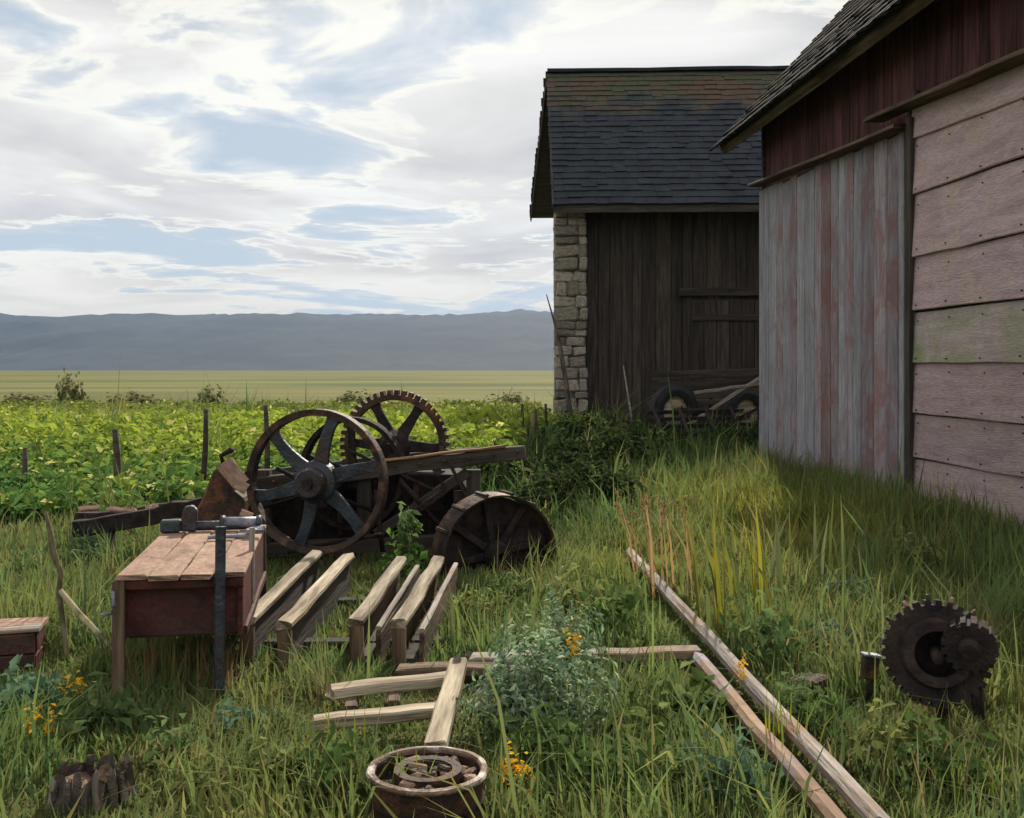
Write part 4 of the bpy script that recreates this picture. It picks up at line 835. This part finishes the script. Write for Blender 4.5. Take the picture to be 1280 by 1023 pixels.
def meadow():
    parts = []
    KIND = np.array([[.135, .205, .066], [.10, .165, .055], [.215, .21, .07], [.16, .215, .055], [.11, .185, .095], [.24, .19, .095], [.06, .105, .035]])
    for (n, y0, y1, hm, wd, per) in ((58000, 2.9, 6.5, .095, .0085, 34), (60000, 6.0, 11, .12, .012, 30), (48000, 10.5, 19, .15, .018, 26), (24000, 18, 30, .30, .03, 24)):
        nc = n // per; Pc = scatter(nc, y0, y1); nc = len(Pc)
        rad = rng.uniform(.04, .15, nc) * (1 + .06 * Pc[:, 1]); hk = rng.gamma(3, 1 / 3, nc) * (1 + .45 * vnoise(Pc[:, 0], Pc[:, 1], 1.9, 5)); wk_ = rng.uniform(.55, 1.9, nc) ; az = rng.uniform(0, 6.28, nc); ck = rng.choice(len(KIND), nc, p=[.24, .2, .14, .13, .08, .08, .13]); cnt = rng.poisson(per * rng.uniform(.4, 1.6, nc))
        i = np.repeat(np.arange(nc), cnt); m = len(i); P = Pc[i] + np.stack([rng.normal(0, 1, m) * rad[i], rng.normal(0, 1, m) * rad[i], np.zeros(m)], 1); ok = inside(P) & (P[:, 1] > 2.7); P, i = P[ok], i[ok]; m = len(i); P[:, 2] = gz(P[:, 0], P[:, 1]) - .01
        H = hm * hk[i] * rng.gamma(7, 1 / 7, m); H = limit(P, H); ok = H > .015; P, H, i = P[ok], H[ok], i[ok]; m = len(i)
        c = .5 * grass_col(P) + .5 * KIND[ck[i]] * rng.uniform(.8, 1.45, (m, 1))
        parts.append(blades(P, H, wd * wk_[i] * rng.uniform(.6, 1.4, m), c, .65, az=az[i]))
        # short thatch of dead and fresh blades between the clumps
        P = scatter(n // 2, y0, y1); m = len(P); H = limit(P, hm * .35 * rng.gamma(4, 1 / 4, m)); ok = H > .012; P, H = P[ok], H[ok]; m = len(P)
        parts.append(blades(P, H, wd * rng.uniform(.8, 2.0, m), pick([[.2, .15, .075], [.13, .18, .06], [.10, .14, .045], [.26, .21, .10]], m), 1.1))
    o = obj('meadow_grass', np_mesh('meadow_grass', *join(*parts))); stuff(o, 'rough green and olive meadow grass covering the yard', 'grass')
    # tall stand along the plank barn and towards the cart
    n = 30000; D = rng.uniform(6.0, 18, n); wx = wall_x(D); X = wx - .05 - np.abs(rng.normal(0, 1, n)) * (.55 + .055 * D); P = np.stack([X, D, gz(X, D) - .01], 1); P = P[inside(P)]
    near = np.clip(1 - (wall_x(P[:, 1]) - P[:, 0]) / 2.4, .25, 1); H = (.16 + .06 * near) * rng.gamma(4, 1 / 4, len(P)) * (1 + .3 * vnoise(P[:, 0], P[:, 1], 2.2, 9))
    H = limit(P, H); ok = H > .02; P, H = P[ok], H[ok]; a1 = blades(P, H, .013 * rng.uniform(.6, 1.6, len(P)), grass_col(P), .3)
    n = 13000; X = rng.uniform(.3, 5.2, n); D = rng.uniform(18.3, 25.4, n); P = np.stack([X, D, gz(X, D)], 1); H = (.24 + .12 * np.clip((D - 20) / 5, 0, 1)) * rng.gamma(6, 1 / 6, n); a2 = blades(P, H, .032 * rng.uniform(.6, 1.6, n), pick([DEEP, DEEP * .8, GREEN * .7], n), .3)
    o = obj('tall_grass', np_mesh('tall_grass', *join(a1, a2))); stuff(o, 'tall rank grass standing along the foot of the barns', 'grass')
meadow()
def crop():
    n = 8000; D = 11.0 + 30 * rng.random(n) ** 1.3; row = np.round(D / .62) * .62; D = row + rng.normal(0, .07, n); X = rng.uniform(-1, 1, n) * (0.52 * D + 1); edge = np.where(X > 0, 22.0, 11.1 + 0.9 * np.clip(X + 4.2, 0, 5)); ok = (D > edge) & (X < 2.0) & ~((X > .9) & (D > 24.5)); X, D = X[ok], D[ok]; n = len(X)
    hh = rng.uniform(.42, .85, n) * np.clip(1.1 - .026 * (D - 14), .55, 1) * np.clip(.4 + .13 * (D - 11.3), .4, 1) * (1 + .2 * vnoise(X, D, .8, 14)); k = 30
    idx = np.repeat(np.arange(n), k); m = n * k; f = rng.random(m) ** .75; th = rng.uniform(0, 6.28, m); rad = (.06 + .2 * np.sin(f * np.pi * .8)) * rng.uniform(.5, 1.2, m)
    P = np.stack([X[idx] + rad * np.cos(th), D[idx] + rad * np.sin(th), gz(X[idx], D[idx]) + hh[idx] * (.08 + .92 * f)], 1)
    Nn = np.stack([np.cos(th) * .8, np.sin(th) * .8, .5 + f * .9], 1)
    c0 = np.array([.10, .20, .055]); c1 = np.array([.33, .40, .05]); c2 = np.array([.60, .56, .20]); w = np.clip(f * 1.3 - .34 - .75 * np.clip((16.5 - P[:, 1]) / 4.5, 0, 1) + .22 * rng.normal(0, 1, m) + .25 * vnoise(P[:, 0], P[:, 1], .9, 33), 0, 1)[:, None]  # darker low leaves and near edge: shade of the backlit crop put into colour
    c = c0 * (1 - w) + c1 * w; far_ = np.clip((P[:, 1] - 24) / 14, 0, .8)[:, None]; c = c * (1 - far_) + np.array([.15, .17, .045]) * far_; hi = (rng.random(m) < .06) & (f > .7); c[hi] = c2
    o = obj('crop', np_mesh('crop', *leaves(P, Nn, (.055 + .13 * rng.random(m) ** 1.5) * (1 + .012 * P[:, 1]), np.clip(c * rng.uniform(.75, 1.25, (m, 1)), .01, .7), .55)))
    stuff(o, 'bright yellow-green leafy crop filling the field behind the machine', 'crop')
crop()
def bush_mesh(name, n, rad, hgt_, size, pal, seed, base=0.0, asp=.5, shell=.45, stems=5):
    g = np.random.default_rng(seed); d = g.normal(0, 1, (n, 3)); d /= np.linalg.norm(d, axis=1)[:, None]; d[:, 2] = np.abs(d[:, 2])
    lob = 1 + .28 * np.sin(3 * np.arctan2(d[:, 1], d[:, 0]) + seed) + .22 * np.sin(5 * d[:, 2] + 2 * np.arctan2(d[:, 1], d[:, 0]) * 2)
    q = (shell + (1 - shell) * g.random(n)) ** .6 * lob; P = d * q[:, None] * np.array([rad, rad, hgt_]) + np.array([0, 0, base])
    return leaves(P, d + np.array([0, 0, .3]), g.uniform(.6, 1.3, n) * size, pick(pal, n, g, .3), asp, g)
def plant(name, label, cat, loc, data, group=None, stems=None, part='foliage'):
    t = thing(name, label, cat, loc, 0, group); obj(part, np_mesh(part, *data), None, t)
    if stems: obj('stems', stems, twig, t)
    return t
def stems_mesh(n, rad, h, w, seed, name='stems'):
    g = random.Random(seed); V = []; F = []
    for i in range(n):
        a = g.uniform(0, 6.28); o0 = len(V); b = Vector((.12 * rad * math.cos(a), .12 * rad * math.sin(a), -.03)); e = Vector((rad * math.cos(a) * g.uniform(.2, .8), rad * math.sin(a) * g.uniform(.2, .8), h * g.uniform(.6, .95)))
        for p, k in ((b, 1), (b.lerp(e, .5) + Vector((0, 0, .04 * h)), .8), (e, .4)):
            for j in range(3): V.append(p + Vector((math.cos(j * 2.09), math.sin(j * 2.09), 0)) * w * k)
        for s in range(2):
            for j in range(3): F.append((o0 + s * 3 + j, o0 + s * 3 + (j + 1) % 3, o0 + s * 3 + 3 + (j + 1) % 3, o0 + s * 3 + 3 + j))
    return mesh(name, V, F)
SAGE = [(.28, .36, .22), (.18, .29, .17), (.36, .42, .28), (.13, .21, .10)]
BROAD = [(.12, .165, .05), (.19, .23, .08), (.08, .12, .03)]
plant('sage_bush', 'pale blue-green sage bush beside the rusty drum', 'bush', gnd(668, 905), bush_mesh('sage', 3000, .32, .38, .05, SAGE, 3, .02, .35, .2), stems=stems_mesh(16, .28, .33, .004, 3))
plant('sage_bush', 'loose upright sage plant growing through the lying plank', 'bush', gnd(705, 850), bush_mesh('sage', 1200, .18, .40, .05, SAGE, 8, .02, .3, .2), stems=stems_mesh(10, .16, .38, .004, 4))
plant('broadleaf_weed', 'light green broad-leaved weed beside the scrap stone under the poles', 'weed', gnd(858, 900), bush_mesh('broad', 150, .22, .17, .10, BROAD, 5, .03, .65, .3), stems=stems_mesh(9, .2, .16, .004, 5))
plant('broadleaf_weed', 'low broad-leaved weed between the sage bush and the poles', 'weed', gnd(800, 925), bush_mesh('broad', 110, .2, .12, .09, BROAD, 6, .02, .65, .3), stems=stems_mesh(7, .2, .12, .004, 6))
p = at(508, 8.1); plant('climbing_weed', 'bright green leafy weed climbing in front of the flywheel and gear', 'weed', (p.x, p.y, 0), join(bush_mesh('cl', 230, .17, .38, .09, [(.10, .19, .04), (.15, .25, .06), (.06, .12, .03)], 12, .02, .55, .2), bush_mesh('c2', 70, .09, .25, .085, [(.16, .24, .09), (.10, .17, .06)], 13, .38, .55, .2)), stems=stems_mesh(7, .08, .66, .006, 7))
# dark shrubs in the shade between the machine and the stone barn
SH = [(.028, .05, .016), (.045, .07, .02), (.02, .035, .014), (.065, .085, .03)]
for i, (px, D, rad, h, lb) in enumerate(((715, 14.5, .6, .75, 'dark shrub right of the iron wheel, beneath the stone corner'), (765, 16.5, .7, .8, 'dark shrub in front of the leaning stick'), (690, 11.5, .45, .55, 'low dark shrub behind the iron wheel'), (835, 21.5, .7, .35, 'dark shrub growing before the left cart wheel'), (905, 21, .7, .4, 'dark shrub growing under the cart shafts'), (940, 19.6, .5, .55, 'dark shrub at the far corner of the plank barn'), (640, 13.2, .5, .6, 'low shrub right of the beam end'), (745, 12.6, .45, .5, 'loose dark shrub before the yellow grass'), (800, 19.5, .7, .5, 'dark shrub left of the iron harrow'), (725, 20.5, .8, .7, 'dark shrub below the leaning stick at the stone corner'))):
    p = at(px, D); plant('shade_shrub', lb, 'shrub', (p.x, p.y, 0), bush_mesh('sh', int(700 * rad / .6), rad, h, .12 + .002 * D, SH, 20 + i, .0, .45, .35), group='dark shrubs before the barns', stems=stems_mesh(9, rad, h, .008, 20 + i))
# flowers
def flower(label, px, py, n, h, rad, seed):
    g = np.random.default_rng(seed); t = thing('yellow_flower', label, 'flower', gnd(px, py), 0, 'orange-yellow wild flowers')
    a = g.uniform(0, 6.28, n); r_ = rad * np.sqrt(g.random(n)); top = np.stack([r_ * np.cos(a), r_ * np.sin(a), h * g.uniform(.6, 1, n)], 1)
    V = []; 
    root = top * np.array([.4, .4, 0]); parts = blades(root, top[:, 2] * .98, np.full(n, .006), pick([GREEN, OLIVE], n, g), .02, g); o = obj('stalks', np_mesh('stalks', *parts), None, t)
    k = 12; idx = np.repeat(np.arange(n), k); P = top[idx] * np.array([.55, .55, 1]) + g.normal(0, 1, (n * k, 3)) * np.array([.014, .014, .028]); obj('petals', np_mesh('petals', *leaves(P, np.tile([0, -.3, 1.], (n * k, 1)), g.uniform(.014, .03, n * k), pick([(.75, .42, .02), (.65, .30, .015), (.8, .55, .05)], n * k, g), .6, g)), None, t)['kind'] = 'stuff'
flower('clump of orange flowers right of the rusty drum', 646, 1005, 8, .18, .09, 1); flower('tall orange flowers rising from the sage bush', 716, 868, 6, .30, .05, 2)
flower('orange-yellow flowers in the grass below the bent stake', 92, 905, 5, .22, .08, 3); flower('orange flowers in the left grass between stump and crate', 48, 955, 6, .2, .1, 4); flower('yellow spike flower beside the scrap stone at the poles', 928, 878, 4, .22, .04, 5)
# tall stems
def stalks(name, label, cat, px, py, n, h, rad, w, pal, seed, lean=.1, tip=None, az=None):
    g = np.random.default_rng(seed); t = thing(name, label, cat, gnd(px, py), 0); a = g.uniform(0, 6.28, n); r_ = rad * np.sqrt(g.random(n)); P = np.stack([r_ * np.cos(a), r_ * np.sin(a), np.full(n, -.02)], 1); H = h * g.uniform(.75, 1.05, n)
    V, Q, T_, K_ = blades(P, H, np.full(n, w), pick(pal, n, g), lean, g, az); obj('blades', np_mesh('blades', V, Q, T_, K_), None, t)
    if tip:
        tp = V.reshape(-1, 5, 3)[:, 4]; k = 14; idx = np.repeat(np.arange(n), k); f = g.random(n * k)[:, None]; mid = V.reshape(-1, 5, 3)[:, 2]; Pp = tp[idx] * (1 - .3 * f) + mid[idx] * .3 * f; obj('seed_heads', np_mesh('seed_heads', *leaves(Pp, g.normal(0, 1, (n * k, 3)), np.full(n * k, .035), pick(tip, n * k, g), .4, g)), None, t)['kind'] = 'stuff'
TAN = [(.34, .20, .10), (.42, .28, .13), (.25, .17, .08)]
stalks('dry_stalks', 'tan dry seed stalks leaning before the dark shrubs above the long pole', 'stalks', 835, 745, 20, .78, .28, .018, TAN, 2, .28, TAN, math.pi)
stalks('reed_clump', 'broad yellow reed blades standing right of the long pole', 'reeds', 925, 790, 26, .9, .3, .028, [(.22, .22, .03), (.32, .29, .03), (.17, .19, .04), (.13, .16, .05)], 3, .2, None, math.pi)
stalks('reed_clump', 'pale grey-green reed blades before the plank barn corner', 'reeds', 1010, 740, 12, .75, .35, .03, [(.13, .15, .07), (.18, .2, .06)], 4, .2)
stalks('dry_stalks', 'pale yellow grass stems bending over the sunken iron wheel', 'stalks', 660, 730, 16, .5, .28, .010, [(.38, .34, .14), (.26, .26, .09)], 5, .6, None, 0.4)
stalks('dry_stalks', 'reddish brown dry grass beneath the front of the red box', 'stalks', 228, 862, 90, .34, .3, .010, [(.20, .12, .06), (.15, .08, .05), (.22, .2, .07)], 15, .2)
stalks('grass_tuft', 'fresh bright grass tuft growing against the rusty drum', 'grass', 500, 1018, 14, .30, .08, .010, [(.16, .25, .03), (.22, .30, .04)], 6, .25)
stalks('grass_tuft', 'fresh bright grass tuft left of the broken frame', 'grass', 415, 945, 22, .24, .16, .010, [(.14, .21, .03), (.2, .25, .05)], 9, .35)
stalks('grass_tuft', 'bright yellow-green tuft in the weeds below the toothed wheels', 'grass', 1215, 1000, 26, .22, .16, .014, [(.16, .22, .02), (.11, .17, .02)], 7, .4)
stalks('grass_tuft', 'yellow tuft beside the lower end of the poles', 'grass', 985, 945, 18, .32, .14, .010, [(.26, .26, .03), (.15, .2, .03)], 8, .3)
stalks('grass_tuft', 'blue-green tuft beside the tree stump', 'grass', 62, 985, 20, .24, .14, .012, [(.07, .17, .08), (.14, .22, .05)], 10, .35)
g = random.Random(77); wk = [np_mesh('foliage', *bush_mesh('w', 170, .16, .15, .055, pal, 90 + i, .02, .5, .25)) for i, pal in enumerate(([(.13, .19, .07), (.09, .15, .05)], [(.13, .21, .13), (.09, .16, .09)], [(.2, .22, .07), (.14, .16, .05)], [(.07, .12, .035), (.10, .16, .05)]))]
for i, (px, py) in enumerate(((210, 960), (300, 925), (350, 985), (420, 1000), (130, 930), (40, 900), (260, 1000), (760, 985), (850, 985), (920, 1000), (720, 780), (760, 800), (1000, 900), (1050, 820), (1120, 960), (1180, 985), (960, 830), (1060, 760), (1140, 720), (690, 960), (30, 720), (110, 700), (600, 780), (640, 760))):
    t = thing('leafy_weed', ('fresh mid-green', 'blue-green', 'yellowish olive', 'dark green')[i % 4].join(('small ', ' leafy weed growing low in the meadow grass')), 'weed', gnd(px, py), g.uniform(0, 6), 'small weeds in the meadow'); sc = g.uniform(.8, 1.5) * (1 + .04 * (gnd(px, py).y - 4)); obj('foliage', wk[i % 4], None, t, scale=(sc, sc, sc * g.uniform(.8, 1.3)))
# far bushes on the plain
FB = [(.15, .16, .07), (.18, .19, .08), (.13, .135, .065)]
far = [np_mesh('crown', *bush_mesh('fb', 420, 1.0, 1.0, .28, FB, 50 + i, .0, .6, .4)) for i in range(3)]
for i, (px, D, w, h, lb) in enumerate(((88, 45, .62, 1.35, 'tallest round bush standing alone on the plain'), (165, 46, 1.1, .6, 'wide low bush on the plain left of the fence post'), (262, 43, .7, .8, 'upright bush on the plain above the slim fence post'), (440, 47, .9, .6, 'bush on the plain left of the toothed gear'), (640, 44, .9, .6, 'bush on the plain nearest the stone corner'), (30, 47, 1.1, .5, 'low bush on the plain left of the tall round one'))):
    p = at(px, D); t = thing('field_bush', lb, 'bush', (p.x, p.y, 0), i * 1.3, 'bushes along the far edge of the crop'); obj('crown', far[i % 3], None, t, scale=(w, w, h))
